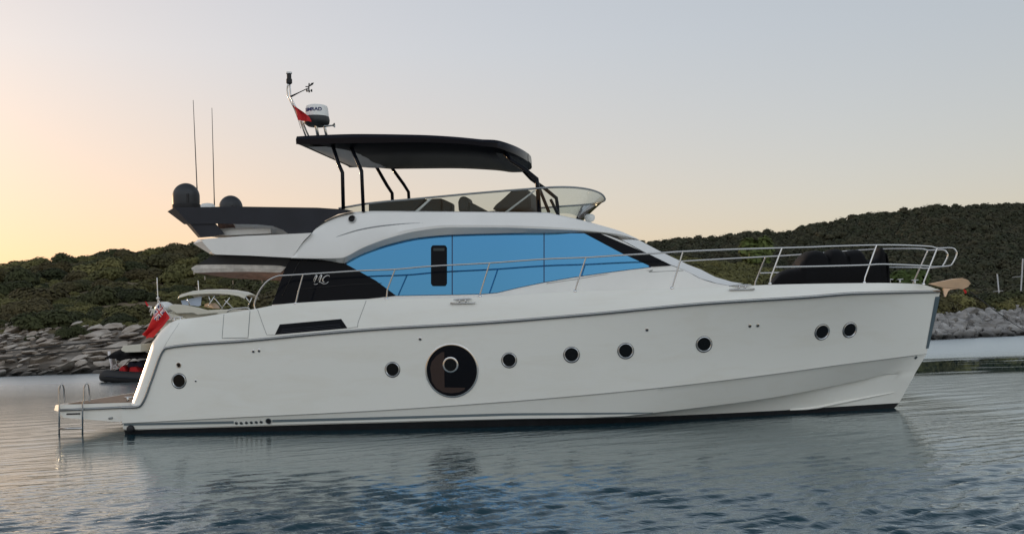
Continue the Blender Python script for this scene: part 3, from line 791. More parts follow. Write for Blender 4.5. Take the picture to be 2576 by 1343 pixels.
# transom below the rail line
tr = [r[0] for r in [LA]+hull_rows]
hb.grid([[tuple(p), (p[0], -p[1], p[2])] for p in tr])
hb2 = MB(); hb2.v = list(hb.v); hb2.f = list(hb.f); hb2.m = list(hb.m); hb2.mirror()
hull = hb2.build('hull', M['gel'], Y, smooth=24)
ab = MB(); ab.grid(between(LB, LA, 3, last=True)); ab.mirror(); ab.grid([[tuple(LB[0]), tuple(LA[0])], [(LB[0][0], -LB[0][1], LB[0][2]), (LA[0][0], -LA[0][1], LA[0][2])]])
ab.build('antifouling', M['antifoul'], Y, smooth=30)

# bulwark from rub rail to deck edge, with the rounded quarter at the stern
bD = lambda x: bT(x)-.10*min(1, max(0, (8.5-x)/1.5))-.0
Dpts = [(424, 812), (449, 803.5), (490, 799), (542, 791.5), (571, 787), (646, 776), (682, 769), (741, 762), (919, 752.5), (1132, 749.5), (1212, 747), (1448, 733),
        (1642, 727), (1834, 721), (1932, 716.5), (2174, 712), (2312, 714.5)]
zD = line(Dpts, bD, (at(2366, 730, -.03)[0], at(2366, 730, -.03)[2]))
cols = []
for (tu, tv), (eu, ev) in [((340, 1023.5), (331, 1011)), ((352, 1021), (333, 1009)), ((360, 1011), (337, 998)), ((371, 983), (348, 968)), ((382, 955), (358, 938)), ((394, 923), (371, 900)),
                           ((406, 890), (384, 860)), ((411, 881), (402, 835))]:
    a = at(tu, tv, -2.43); b = at(eu, ev, -2.16); cols.append((a, b))
cc = []
for (a0, b0), (a1, b1) in zip(cols[:-1], cols[1:]):
    for k in range(5): cc.append((a0*(1-k/5)+a1*k/5, b0*(1-k/5)+b1*k/5))
cols = cc+[cols[-1]]; NQ = len(cols)
x0 = at(424, 812, -2.2)[0]
for x in np.concatenate([np.linspace(XQ+.01, XQ+.5, 9), np.linspace(XQ+.6, STEM['T'][0]-.02, 150)]):
    k = min(1, (x-XQ)/.45); b = bD(x)-(1-sqrt(1-(1-k)**2))*.16
    xd = max(x, x0); cols.append((np.array([x, -bT(x)+.0, zT(x)]), np.array([xd, -b, zD(xd)])))
brow = []
for s in [0, .15, .35, .55, .75, .9, 1.0]:
    r = []
    for a, b in cols:
        p = a*(1-s)+b*s
        wq = .05 if a[0] < XQ+.02 else .02
        p[1] = a[1]*(1-s**2.0)+b[1]*s**2.0 if a[0] < XQ+.6 else a[1]+(b[1]-a[1])*(.75*s+.25*s*s)
        r.append(p)
    brow.append(r)
bb = MB(); bb.grid(brow)
top = brow[-1]
inner = [(p[0]+.02, min(p[1]+.13, -.0), p[2]+.004) for p in top]
inner2 = [(p[0]+.02, min(p[1]+.14, -.0), p[2]-.10) for p in top]
bb.grid([top, inner, inner2])
bb.mirror()
dk = [i for i, c in enumerate(cols)]
bb.grid([[inner2[i] for i in dk], [(inner2[i][0], 0, inner2[i][2]+.02) for i in dk], [(inner2[i][0], -inner2[i][1], inner2[i][2]) for i in dk]])
# transom between the quarters
bb.grid([[tuple(top[i]), (top[i][0]-.25*min(1, 1), 0, top[i][2]), (top[i][0], -top[i][1], top[i][2])] for i in range(0, NQ+1)])
bb.build('bulwark', M['gel'], Y, smooth=30)

# picking on the hull side / bulwark
class Surf:
    def __init__(s, rows):
        s.G = np.array([[np.array(p, float) for p in r] for r in rows])
        g = s.G.reshape(-1, 3)
        w = B0[None]+g[:, :1]*bxv+g[:, 1:2]*byv+np.stack([0*g[:, 2], 0*g[:, 2], g[:, 2]], 1)-O
        k = w@fwd; s.uv = np.stack([CX+F*(w@rt)/k, CY-F*(w@upv)/k], 1).reshape(s.G.shape[0], s.G.shape[1], 2)
    def ev(s, i, j):
        n, m = s.G.shape[:2]; i = min(max(i, 0), n-1.001); j = min(max(j, 0), m-1.001); a, b = int(i), int(j); f, g = i-a, j-b
        h = lambda A: A[a, b]*(1-f)*(1-g)+A[a+1, b]*f*(1-g)+A[a, b+1]*(1-f)*g+A[a+1, b+1]*f*g
        return h(s.G), h(s.uv), a, b
    def pick(s, u, v):
        q = np.array([u, v]); d = ((s.uv-q)**2).sum(2); i, j = np.unravel_index(np.argmin(d), d.shape); i, j = float(i), float(j)
        for _ in range(12):
            P, uv, a, b = s.ev(i, j)
            J = np.stack([s.uv[a+1, b]-s.uv[a, b], s.uv[a, b+1]-s.uv[a, b]], 1)
            try: st = np.linalg.solve(J, q-uv)
            except Exception: break
            st = np.clip(st, -2, 2); i = min(max(i+st[0], 0), s.G.shape[0]-1.001); j = min(max(j+st[1], 0), s.G.shape[1]-1.001)
        P, uv, a, b = s.ev(i, j)
        n = np.cross(s.G[a, b+1]-s.G[a, b], s.G[a+1, b]-s.G[a, b]); n /= np.linalg.norm(n)
        if n[1] > 0: n = -n
        return P, n
HS = Surf(hull_rows); BS = Surf(brow)
def onsurf(S, pts, off=.004):
    out = []
    for u, v in pts:
        P, n = S.pick(u, v); out.append(P+n*off)
    return out
def dens(pts, n=6):
    out = []
    for a, b in zip(pts[:-1], pts[1:]):
        for k in range(n): out.append((a[0]+(b[0]-a[0])*k/n, a[1]+(b[1]-a[1])*k/n))
    return out+[pts[-1]]
# rub rail
xs_ = np.concatenate([np.linspace(-7.64, XQ, 40), np.linspace(XQ+.03, STEM['T'][0]-.02, 90)])
rp = [(x, -bT(x)-.012, zT(x)) for x in xs_]
rb_ = MB(); rb_.tube(rp, .030, 8); rb_.mirror(); rr = rb_.build('rub_rail', M['steeld'], Y, smooth=180)
rb_ = MB(); rb_.tube([(p[0], p[1]-.022, p[2]+.006) for p in rp], .014, 6); rb_.mirror(); rb_.build('steel_strip', M['steel'], rr, smooth=180)
# boot stripe
def stripe(ptsA, ptsB, name, m):
    b = MB(); b.grid([onsurf(HS, dens(ptsA, 8), .004), onsurf(HS, dens(ptsB, 8), .004)]); return b.build(name, m, Y, smooth=180)
stripe([(312, 1064.5), (588, 1058.3)], [(312, 1070), (588, 1064.6)], 'boot_stripe', M['stripe'])
stripe([(685, 1055), (918, 1049), (1281, 1038.5), (1642, 1036.5)], [(685, 1061.5), (918, 1055.6), (1281, 1044.5), (1642, 1040.5)], 'boot_stripe', M['stripe'])
b = MB(); b.tube([(p[0], p[1]-.001, p[2]-.004) for p in LK[:-2:2]], .0055, 6); b.mirror(); b.build('knuckle_line', M['seam'], Y, smooth=180)
CS = Surf(between(LA, LC2, 8, -.01, last=True))
b = MB(); q_ = onsurf(CS, dens([(1985, 1033)]+K('c6', (290, 1253), (480, 1214), (730, 1166)), 8), .006); b.tube(q_, [.006+.022*sin(pi*min(1, .1+i/(len(q_)-1)*.88)) for i in range(len(q_))], 8); b.build('spray_rail', M['gel'], Y, smooth=180)
# stem plate
sb = MB(); ra, rf = [], []
for k, Rw in enumerate(rows_up):
    sx_ = Rw[-1][0]; dd = .035+.06*(k/12.); xa_ = sx_-dd
    yy = np.interp(xa_, Rw[-40:, 0], Rw[-40:, 1]); zz_ = np.interp(xa_, Rw[-40:, 0], Rw[-40:, 2])
    ra.append(np.array([xa_, yy-.008, zz_])); rf.append(np.array([sx_+.02, 0, Rw[-1][2]]))
ra, rf = ra[1:-1], rf[1:-1]
sb.grid([ra, [np.array([f[0]-.004, -.045, f[2]]) for f in rf], rf, [np.array([f[0]-.004, .045, f[2]]) for f in rf], [np.array([p[0], -p[1], p[2]]) for p in ra]])
sb.build('stem_plate', M['stem'], Y, smooth=30)
# portholes
def ring_part(name, S, u, v, r, inner, mring, mglass, proud=.02, rim=None):
    P, n = S.pick(u, v); A = axisM(P, n); b = MB()
    b.lathe([(r, -.01), (r, proud*.6), (r-.012, proud), (inner+.012, proud), (inner, proud*.3), (inner, .002)], A, 32)
    o = b.build(name, mring, Y, smooth=40)
    g = MB(); g.lathe([(inner+.004, .005), (inner*.6, .006), (.0005, .006)], A, 32); g.build('glass', mglass, o, smooth=60)
    return o, A
for u, v, r in [(450.4, 957.7, 17.6), (987.4, 929.3, 18.3), (1280.8, 905.7, 18.5), (1437.8, 892, 19.3), (1574, 882.3, 19.3), (1771, 865.6, 19.3), (2068, 834.9, 19), (2137.4, 829.7, 18.4)]:
    P, n = HS.pick(u, v); d = np.linalg.norm(B0+bxv*P[0]+byv*P[1]-O); R = r/F*d
    o, A = ring_part('porthole', HS, u, v, R, R*.84, M['portring'], M['pglass'], .018)
    b = MB(); b.lathe([(R*1.07, .0), (R*1.07, .006), (R*.99, .006)], A, 32); b.build('gasket', M['rub'], o, smooth=40)
P, n = HS.pick(1136.8, 931.5); d = np.linalg.norm(B0+bxv*P[0]+byv*P[1]-O); R = 66/F*d
A = axisM(P, n); b = MB(); b.lathe([(R*1.02, -.01), (R*1.02, .012), (R*1.0, .018), (R*.965, .018), (R*.955, .006)], A, 64)
bw = b.build('round_window', M['steel'], Y, smooth=40)
b = MB(); b.lathe([(R*.96, .008), (R*.5, .011), (.0005, .012)], A, 64); b.build('glass', M['black'], bw, smooth=60)
Ai = A.inverted()
def inwin(c, pts):
    out = []
    for u, v in K(c, *pts):
        q, nn = HS.pick(u, v); w = Ai @ Vector(q); out.append(A @ Vector((w.x, w.y, .016)))
    return out
bq = MB(); q = inwin('c8', [(585, 470), (600, 415), (640, 365), (690, 330), (712, 330), (712, 520), (714, 645), (900, 648), (890, 668), (840, 690), (770, 697), (700, 688), (640, 650), (600, 590)])
bq.add(q, [tuple(range(len(q)))]); bq.build('interior_panel', M['brown'], bw)
P2, n2 = HS.pick(1134, 917); R2 = 19.7/F*d; A2 = axisM(A @ Vector((0, 0, .014))+Vector(P2-P), n)
b = MB(); b.lathe([(R2, 0), (R2, .014), (R2*.93, .02), (R2*.8, .02), (R2*.76, .002)], A2, 32); pr = b.build('opening_port', M['steel'], bw, smooth=40)
b = MB(); b.lathe([(R2*.77, .004), (.0005, .006)], A2, 32); b.build('glass', M['pglass'], pr, smooth=60)
# small through-hull fittings
def fitting(S, u, v, r, name='drain_fitting', dark=True):
    P, n = S.pick(u, v); A = axisM(P, n); b = MB(); b.lathe([(r, -.004), (r, .010), (r*.62, .014), (r*.55, .004)], A, 14); o = b.build(name, M['steel'], Y, smooth=40)
    g = MB(); g.lathe([(r*.6, .006), (.0004, .006)], A, 14); g.build('bore', M['blackm'], o)
for u, v in K('c7', (1272, 333), (1325, 327)) + K('c8', (495, 213), (2523, 130)) + K('c5', (1183, 967), (1253, 963)): fitting(HS, u, v, .032)
for u, v in K('c7', (1115, 990), (1160, 990), (1208, 987), (1253, 985), (1298, 983), (1343, 980)): fitting(HS, u, v, .034)
fitting(HS, *K('c7', (742, 605))[0], .022)
fitting(HS, *K('c6', (860, 962))[0], .036)
o_, A_ = ring_part('exhaust_outlet', HS, *K('c7', (1412, 973))[0], .060, .050, M['steeld'], M['blackm'], .012)
o_, A_ = ring_part('side_light_socket', HS, 449.8, 918, .055, .040, M['steel'], M['pglass'], .014)
P, n = HS.pick(330, 1077); A = axisM(P, n); b = MB(); b.lathe([(.075, -.02), (.075, .05), (.055, .075), (.0005, .08)], A, 18); b.build('trim_tab_housing', M['antifoul'], Y, smooth=50)
# side vent
vp = K('c7', (1470, 181), (1515, 86), (2080, 36), (2138, 121))
top_ = dens([vp[1], vp[2]], 14); bot_ = dens([vp[0], vp[3]], 14)
b = MB(); b.grid([onsurf(BS, [(t[0]*(1-s)+q_[0]*s, t[1]*(1-s)+q_[1]*s) for t, q_ in zip(top_, bot_)], .006) for s in (0, .25, .5, .75, 1)])
ve = b.build('side_vent', M['black'], Y, smooth=60)
b = MB()
for s in (.55, .72, .88):
    b.tube(onsurf(BS, [(t[0]*(1-s)+q_[0]*s, t[1]*(1-s)+q_[1]*s) for t, q_ in zip(top_, bot_)][1:-1], .010), .008, 6)
b.build('louvre', M['grey'], ve, smooth=180)
# seams and the boarding door
def seam(S, pts, name='panel_seam', r=.005, m=None, par=None):
    b = MB(); b.tube(onsurf(S, dens(pts, 8), .000), r, 6); return b.build(name, m or M['seam'], par or Y, smooth=180)
dp = K('d1', (1030, 795), (998, 1210), (1448, 1203), (1484, 735))
q_ = dens([dp[0], dp[3]], 6); w_ = dens([dp[1], dp[2]], 6)
b = MB(); b.grid([onsurf(BS, [(t[0]*(1-s)+e[0]*s, t[1]*(1-s)+e[1]*s) for t, e in zip(q_, w_)], .005) for s in np.linspace(.02, 1, 6)])
door = b.build('boarding_door', M['gel'], Y, smooth=60)
seam(BS, dp, 'door_gap', .008, None, door)
seam(BS, K('d1', (1615, 705), (1700, 950), (1775, 1150)) + [(693, 842)])
seam(BS, K('c3', (655, 1195), (600, 1343)) + [(899.6, 822)] + K('c7', (2140, 122)))
seam(BS, K('d3', (1120, 520), (1000, 700), (905, 860)), r=.003)
# fairlead cleats in the bulwark top
def cleat(name, S, u0, v0, u1, v1, frame=True):
    um, vm = (u0+u1)/2, (v0+v1)/2
    b = MB(); a = onsurf(S, [(u0, v1-1), (u1, v1-2.5)], .03); c = onsurf(S, [(u0+8, v0+3), (u1-8, v0+1)], .05)
    b.tube([a[0], a[1]], .016, 8); o = b.build(name, M['steel'], Y, smooth=180)
    b = MB(); b.tube(dens3(c[0], c[1], 6), [.008, .014, .016, .016, .016, .014, .008], 8); b.build('horn_bar', M['steel'], o, smooth=180)
    for f in (.36, .64):
        p = Vector(c[0])*(1-f)+Vector(c[1])*f; q = Vector(a[0])*(1-f)+Vector(a[1])*f
        b = MB(); b.tube([p, q], .014, 8); b.build('horn_post', M['steel'], o, smooth=180)
def dens3(a, b, n): return [Vector(a)*(1-k/n)+Vector(b)*(k/n) for k in range(n+1)]
cleat('mooring_cleat', BS, 1134, 752, 1196, 765)
cleat('mooring_cleat', BS, 1834, 718, 1897, 731)

# ---- swim platform
def ylay(layers, name, m, parent, mirror=True, smooth=None, bevel=0, close_far=True):
    """layers: [(y, measured outline)], outermost (near) first; mirrored to port"""
    L_ = [[at(u, v, y) for u, v in pts] for y, pts in layers]
    if mirror: L_ += [[np.array([p[0], -p[1], p[2]]) for p in l] for l in reversed(L_)]
    b = MB(); n = len(L_[0]); b.grid(L_, close=True)
    b.f.append(tuple(range(n-1, -1, -1))); b.m.append(0)
    b.f.append(tuple(range((len(L_)-1)*n, len(L_)*n))); b.m.append(0)
    return b.build(name, m, parent, smooth=smooth, bevel=bevel)
plat = ylay([(-2.12, [(150, 1018), (333, 1012), (334, 1028), (304, 1061), (160, 1050), (146, 1034)]),
             (-1.90, [(140, 1018), (334, 1011), (335, 1028), (305, 1060), (153, 1048), (136, 1031)])], 'swim_platform', M['gel'], Y, smooth=30)
p0, p1 = at(150, 1018, -2.12), at(333, 1012, -2.12)
b = MB(); b.box(((p0[0]+p1[0])/2+.02, 0, p0[2]+.008), (p1[0]-p0[0]-.14, 3.9, .016)); b.build('teak_deck', M['teak'], plat)
b = MB(); b.tube([at(u, v, -2.14) for u, v in [(150, 1031), (200, 1029), (300, 1024.5), (338, 1023)]], .026, 8); b.build('platform_rub_rail', M['steeld'], plat, smooth=180)
b = MB()
for u0, u1, v in ((168, 202, 1041),): b.tube([at(u0, v, -2.12), at(u1, v-1, -2.12)], .016, 8)
b.build('step_slot', M['blackm'], plat, smooth=180)
b = MB(); b.tube([at(274, 1052, -2.12), at(283, 1050.5, -2.13)], .022, 8); b.build('platform_fitting', M['steeld'], plat, smooth=180)
lad = MB()
for pts in ([(345, 1215), (346, 1015), (345, 925), (350, 902), (360, 893), (369, 902), (373, 925), (377, 1000)], [(481, 1215), (481, 1012), (491, 985), (491, 920), (495, 898), (505, 888), (515, 898), (519, 920), (522, 995)]):
    ys = [-2.2]*2+[-2.2]*(len(pts)-5)+[-2.15, -2.1, -2.05]
    lad.tube([at(u, v, y) for (u, v), y in zip(K('c1', *pts), ys)], .017, 8)
ladder = lad.build('bathing_ladder', M['steel'], Y, smooth=180)
for v in (1153, 1212):
    b = MB(); a_, c_ = K('c1', (346, v), (480, v-2)); b.tube([at(*a_, -2.2), at(*c_, -2.2)], .021, 8); b.build('rung', M['steel'], ladder, smooth=180)
b = MB()
cp = at(322, 1006, -1.9); b.tube([cp+np.array([-.08, 0, .06]), cp+np.array([.1, 0, .06])], .016, 8); b.tube([cp+np.array([0, 0, -.02]), cp+np.array([0, 0, .06])], .03, 8)
b.build('stern_cleat', M['steel'], Y, smooth=180)
cp = at(442, 806, -2.2)
b = MB(); b.tube([cp+np.array([-.10, .05, .05]), cp+np.array([.13, .05, .07])], .014, 8); b.tube([cp+np.array([-.05, .05, -.03]), cp+np.array([-.05, .05, .05])], .02, 8); b.tube([cp+np.array([.08, .05, -.03]), cp+np.array([.08, .05, .06])], .02, 8)
b.build('stern_cleat', M['steel'], Y, smooth=180)

# ---- cabin
wc = sm([(-6, 1.95), (0, 1.95), (1.2, 1.90), (2.4, 1.78), (3.4, 1.58), (4.4, 1.30), (5.2, 1.05)])
def cab(u, v, off=0.0):
    x = (u-1300)/125.
    for _ in range(7):
        y = -(wc(x)-.085*(z_-2.6) if _ else wc(x))-off
        p = at(u, v, y); x = p[0]; z_ = p[2]
    return p
ctop = sm([(684, 765), (738, 650), (788, 651), (833, 657), (867, 660.8), (915.7, 636.5), (975.5, 616), (1050, 599), (1136, 591.6), (1256, 588), (1362, 586), (1470, 586.5),
           (1508, 588), (1564, 605.8), (1620, 636), (1688, 667.7), (1724, 680.6), (1762, 700.8), (1805, 713.7), (1836, 719)])
def Dv(u): return float(np.interp(u, [p[0] for p in Dpts], [p[1] for p in Dpts]))
us = np.unique(np.concatenate([np.linspace(684, 740, 6), np.linspace(740, 1834, 100)]))
rows = []
for s in np.linspace(0, 1, 7):
    rows.append([cab(u, (Dv(u)+14)*(1-s)+ctop(u)*s) for u in us])
b = MB(); b.grid(rows)
b.mirror()
b.grid([rows[-1], [(p[0]+.0, 0, p[2]+.02) for p in rows[-1]], [(p[0], -p[1], p[2]) for p in rows[-1]]])
b.grid([[r[0], (r[0][0], -r[0][1], r[0][2])] for r in rows])
cabin = b.build('cabin', M['gel2'], Y, smooth=30)
def strip(name, vt, vb, u0, u1, m, off, par, nu=40, nv=4):
    b = MB(); uu = np.linspace(u0, u1, nu)
    b.grid([[cab(u, vt(u)*(1-s)+vb(u)*s, off) for u in uu] for s in np.linspace(0, 1, nv)])
    return b.build(name, m, par, smooth=60)
def pl(*pts): return lambda u: float(np.interp(u, [p[0] for p in pts], [p[1] for p in pts]))
wtop = sm([(867, 662), (880, 653.5), (915.7, 637), (975.5, 617), (1050, 600), (1136, 592.3), (1256, 588.7), (1362, 586.7), (1470, 587.2), (1508, 587.5)])
wbot = pl((867, 662.3), (945.6, 705.6), (996, 743), (1137, 740.6), (1212, 739), (1250, 735.8), (1306, 722.5), (1369.5, 709.4), (1448, 696), (1511.6, 687), (1583, 677.6), (1639, 671))
wfront = pl((1470.5, 587), (1566, 638), (1639, 671))
def wt2(u): return max(wtop(u), wfront(u)) if u > 1470 else wtop(u)
win = strip('saloon_window_frame', lambda u: wt2(u)-1.2, lambda u: wbot(u)+1.2, 868, 1638, M['bframe'], .006, cabin, 120)
for a_, c_ in ((872, 1136.3), (1138.9, 1367.3), (1369.9, 1632)):
    strip('saloon_window', wt2, wbot, a_, c_, M['blue'], .012, win, 60)
qp_ = pl((740, 650), (788.5, 651.4), (833, 657.4), (867, 662.8), (945.6, 706), (994, 743))
strip('quarter_panel', lambda u: min(ctop(u), ctop(u)-.6) if u < 742 else qp_(u), pl((684, 766.3), (741, 762.5), (863, 754.5), (919, 752), (996, 744)), 684, 995, M['black'], .010, cabin, 140)
strip('window_pillar', pl((1470.5, 586.3), (1508, 586.5), (1546, 603), (1603, 627), (1688, 667)), pl((1470.5, 587.2), (1566, 638), (1639, 671), (1688, 668)), 1471, 1687, M['black'], .016, cabin, 40)
b = MB()
sl = [(1084, 719), (1084, 617), (1124, 617), (1124, 719)]
uu = np.linspace(1084, 1124, 12)
def rr_(u, sgn): 
    e = min(u-1084, 1124-u); return (6-sqrt(max(0, 36-(6-min(e, 6))**2)))
b.grid([[cab(u, (617+rr_(u, 1))*(1-s)+(719.5-rr_(u, 1))*s, .024) for u in uu] for s in np.linspace(0, 1, 5)])
sw = b.build('sliding_pane', M['black'], cabin, smooth=60)
b = MB(); b.grid([[cab(u, 624*(1-s)+631*s, .027) for u in (1090, 1118)] for s in (0, 1)]); b.build('blind', M['seat'], sw)
b = MB(); b.tube([cab(u, v, .012) for u, v in K('c3', (90, 1160), (205, 935), (300, 918))], .012, 6); b.tube([cab(u, v, .012) for u, v in K('c3', (230, 1115), (560, 1085), (760, 1078))], .006, 6)
b.build('panel_moulding', M['blackm'], cabin, smooth=180)
# crease of the raised coaming ahead of the window
b = MB(); b.tube([cab(u, v, .002) for u, v in [(1375, 713)] + K('c4', (1030, 1052), (1200, 1022), (1550, 990)) + K('c5', (300, 497), (600, 484))], .005, 6); b.build('coaming_seam', M['seam'], cabin, smooth=180)
# monogram
mono = MB()
def stroke(pts, r=.011):
    P = [cab(u, v, .018) for u, v in K('d2', *pts)]; n = len(P); mono.tube(P, [r*.82*(.45+.75*sin(pi*(i+.4)/n)) for i in range(n)], 8)
stroke([(2160, 1112), (2178, 1065), (2200, 1020), (2222, 990)], .010)
stroke([(2228, 992), (2222, 1030), (2200, 1085), (2180, 1128)], .016)
stroke([(2236, 1105), (2262, 1050), (2285, 1010), (2305, 984)], .010)
stroke([(2308, 988), (2300, 1030), (2278, 1085), (2262, 1125), (2280, 1128)], .016)
stroke([(2168, 1148), (2185, 1160), (2212, 1160), (2238, 1148)], .009)
stroke([(2436, 1032), (2424, 1012), (2395, 1012), (2358, 1032), (2326, 1066), (2318, 1100), (2334, 1122), (2352, 1120)], .015)
stroke([(2270, 1112), (2300, 1136), (2340, 1152), (2384, 1146), (2420, 1112)], .010)
mono.build('monogram', M['steel'], cabin, smooth=180)
# windscreen under its white cover
le = [(1564.6, 603.5), (1620.7, 633.5), (1688, 666), (1724, 680), (1762, 700), (1805, 713), (1836, 718)]
ue = [(1564.6, 604)]
rows = []
for (u, v) in dens(le, 5):
    p = cab(u, v, -.02); w = -p[1]; r = []
    k = min(1, max(0, (v-600)/40.))
    for f in np.linspace(-1, 1, 25): r.append((p[0]+.34*(1-abs(f)**2.2), w*f, p[2]+.05*(1-f*f)))
    rows.append(r)
b = MB(); b.grid(rows); b.build('windscreen_cover', M['white'], Y, smooth=180)

# ---- upper works / flybridge body
utop = sm([(732, 648), (745, 632), (762, 608), (782, 586), (790.4, 574), (816.6, 555.4), (850, 540.6), (884, 533), (900.7, 532), (938, 530.5), (1256, 532.5), (1373, 534), (1407, 541), (1455.5, 551.5), (1511.6, 566.5), (1560, 581), (1603, 600)])
ucre = sm([(732, 649), (800, 650), (856, 648), (915.7, 621), (975.5, 599), (1050, 580), (1136, 571), (1256, 571.5), (1373, 575.5), (1474, 580.5), (1549, 588), (1603, 601.5)])
ubot = sm([(732, 650), (788, 651.6), (833, 657.4), (862, 661.5), (880, 651), (915.7, 634.5), (975.5, 614), (1050, 597.5), (1136, 590), (1256, 586.5), (1362, 584.7), (1470, 585), (1511.6, 586), (1564, 595), (1603, 603.5)])
uu = np.unique(np.concatenate([np.linspace(732, 900, 30), np.linspace(900, 1500, 50), np.linspace(1500, 1603, 20)]))
def fw(u): 
    return 1-.72*(max(0, (u-1330)/273.))**2.4
rings = []
for u in uu:
    w = fw(u); hgt = 1; yt = 1.98+.17*max(0, 1-(u-732)/150.)**2
    a = at(u, ubot(u)+.0, -2.00*w); c = at(u, ucre(u), -(2.02+.14*hgt)*w); t = at(u, utop(u), -yt*w)
    c1 = t*.12+c*.88; c1[1] = -((2.02+.14*hgt)*w-.005)
    t1 = t*.93+c*.07; t0 = t.copy(); t0[1] += .05
    r = [a, c*.94+a*.06, c1, t1, t0]
    r += [np.array([t[0], 0, t[2]+.02])]
    r += [np.array([p[0], -p[1], p[2]]) for p in reversed(r[:5])]
    rings.append(r)
e = [np.array([p[0]+.02, p[1]*.7, p[2]-.01*i/10]) for i, p in enumerate(rings[-1])]
rings.append(e)
b = MB(); b.grid(rings, close=True); b.f.append(tuple(range(len(b.v)-11, len(b.v)))); b.m.append(0)
b.f.append(tuple(range(10, -1, -1))); b.m.append(0)
fly = b.build('flybridge', M['gel2'], Y, smooth=26)
def ups(u, v, off=0.0):
    """on the flank of the upper works"""
    w = fw(u); hgt = 1; s = (v-utop(u))/max(1e-3, ucre(u)-utop(u)); s = min(max(s, 0), 1)
    return at(u, v, -((1.98*(1-s)+(2.02+.14*hgt)*s)*w)-off)
b = MB(); gl = sm([(816.6, 608), (856, 593), (912, 576.6), (975.5, 567), (1050, 561.8), (1090, 561.4), (1127, 563)])
q_ = [ups(u, gl(u), .002) for u in np.linspace(816.6, 1127, 40)]
b.tube(q_, [.004+.012*sin(pi*min(1, .15+i/39.*.9)) for i in range(40)], 8); b.build('trim_line', M['steeld'], fly, smooth=180)
p = ups(886.5, 552); A = axisM(p, (0, -1, .25)); b = MB(); b.lathe([(.085, -.03), (.085, .02), (.066, .05), (.060, .02)], A, 22); dl = b.build('deck_light', M['steel'], fly, smooth=40)
b = MB(); b.lathe([(.061, .022), (.0004, .034)], A, 22); b.build('lens', M['pglass'], dl, smooth=40)
b = MB()
for u in (1023, 1107, 1224): pp = ups(u, 534.5); b.box(pp, (.02, .03, .03))
# visor lamp
p = at(*K('c4', (1125, 640))[0], -.2); b = MB(); A = axisM(p+np.array([0, 0, -.14]), (0, 0, 1))
b.lathe([(.03, -.05), (.03, .06), (.085, .08), (.11, .13), (.105, .19), (.06, .22), (.0004, .225)], A, 22); b.build('search_light', M['white'], fly, smooth=40)

# aft overhang of the flybridge
oh = [(-2.15, [(507, 606), (522, 600.5), (614, 593.6), (700, 590), (784, 586), (764, 606), (734, 648.4), (629, 643), (542, 640), (535, 637)]),
      (-1.80, [(486, 613), (498, 602.6), (614, 594.2), (700, 590.5), (784, 586.4), (764, 606), (734, 648.6), (629, 643.4), (536, 641), (528, 638.6)])]
over = ylay(oh, 'aft_overhang', M['gel2'], Y, smooth=20)
# rolled awning under the overhang
near = [sm(K('d2', (125, 880), (205, 838), (600, 828), (1100, 835), (1600, 848), (1700, 870))), sm(K('d2', (125, 915), (150, 968), (600, 955), (1100, 950), (1600, 962), (1700, 880)))]
farl = sm(K('d2', (215, 970), (340, 1065), (560, 1075), (700, 1105), (800, 1130), (1100, 1128), (1300, 1118), (1560, 1090)))
b = MB(); rings = []
un = np.linspace(482.6, 718, 40)
rn_ = np.random.RandomState(5)
for i, u in enumerate(un):
    a = at(u, near[0](u), -1.90); c = at(u, near[1](u), -1.92); wob = .012*rn_.randn()
    f_ = np.array([a[0]+.25*(1-i/40.), 1.5, c[2]-.02-.07*sin(pi*i/39.)+wob]); g_ = np.array([f_[0], 1.5, a[2]-.02])
    m_ = np.array([c[0]+.08, -.3, c[2]-.06-.05*sin(pi*i/39.)+wob])
    rings.append([a, np.array([c[0], -1.95+wob, (a[2]+c[2])/2]), c, m_, f_, g_])
b.grid(rings, close=True); n6 = len(rings)*6
b.f += [tuple(range(5, -1, -1)), tuple(range(n6-6, n6))]; b.m += [0, 0]
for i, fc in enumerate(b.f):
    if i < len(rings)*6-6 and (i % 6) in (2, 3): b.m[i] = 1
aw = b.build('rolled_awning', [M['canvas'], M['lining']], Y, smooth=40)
b = MB()
for x_, y_ in K('d2', (160, 968), (345, 1068), (815, 1135), (1305, 1120)):
    p = at(x_, y_, -1.9 if x_ < 490 else .3); b.tube([p+np.array([0, 0, .06]), p+np.array([0, 0, -.03])], .012, 6)
b.build('awning_tie', M['canvas'], aw, smooth=180)

# grey flybridge wings with cross beam
wing_n = K('c2', (140, 931), (600, 925), (1100, 932), (1300, 945), (1345, 957), (1240, 977), (1150, 1022), (1100, 1060), (1050, 1106), (905, 1108), (870, 1082), (800, 1056), (700, 1045), (440, 1040), (240, 1042))
wing_f = list(wing_n); wing_f[0] = K('c2', (92, 958))[0]; wing_f[-1] = K('c2', (205, 1044))[0]
def side_slab(layers, name, m, par, bevel=0, smooth=20):
    b = MB(); L_ = [[at(u, v, y) for u, v in pts] for y, pts in layers]; n = len(L_[0]); b.grid(L_, close=True)
    b.f += [tuple(range(n-1, -1, -1)), tuple(range((len(L_)-1)*n, len(L_)*n))]; b.m += [0, 0]
    return b.build(name, m, par, smooth=smooth, bevel=bevel)
sf_ = K('d2', (485, 672), (1000, 690), (1800, 716), (1780, 800), (1720, 868), (1600, 846), (600, 832), (225, 822), (330, 760))
side_slab([(-1.86, sf_), (1.4, sf_)], 'soffit', M['blackm'], over, smooth=30)
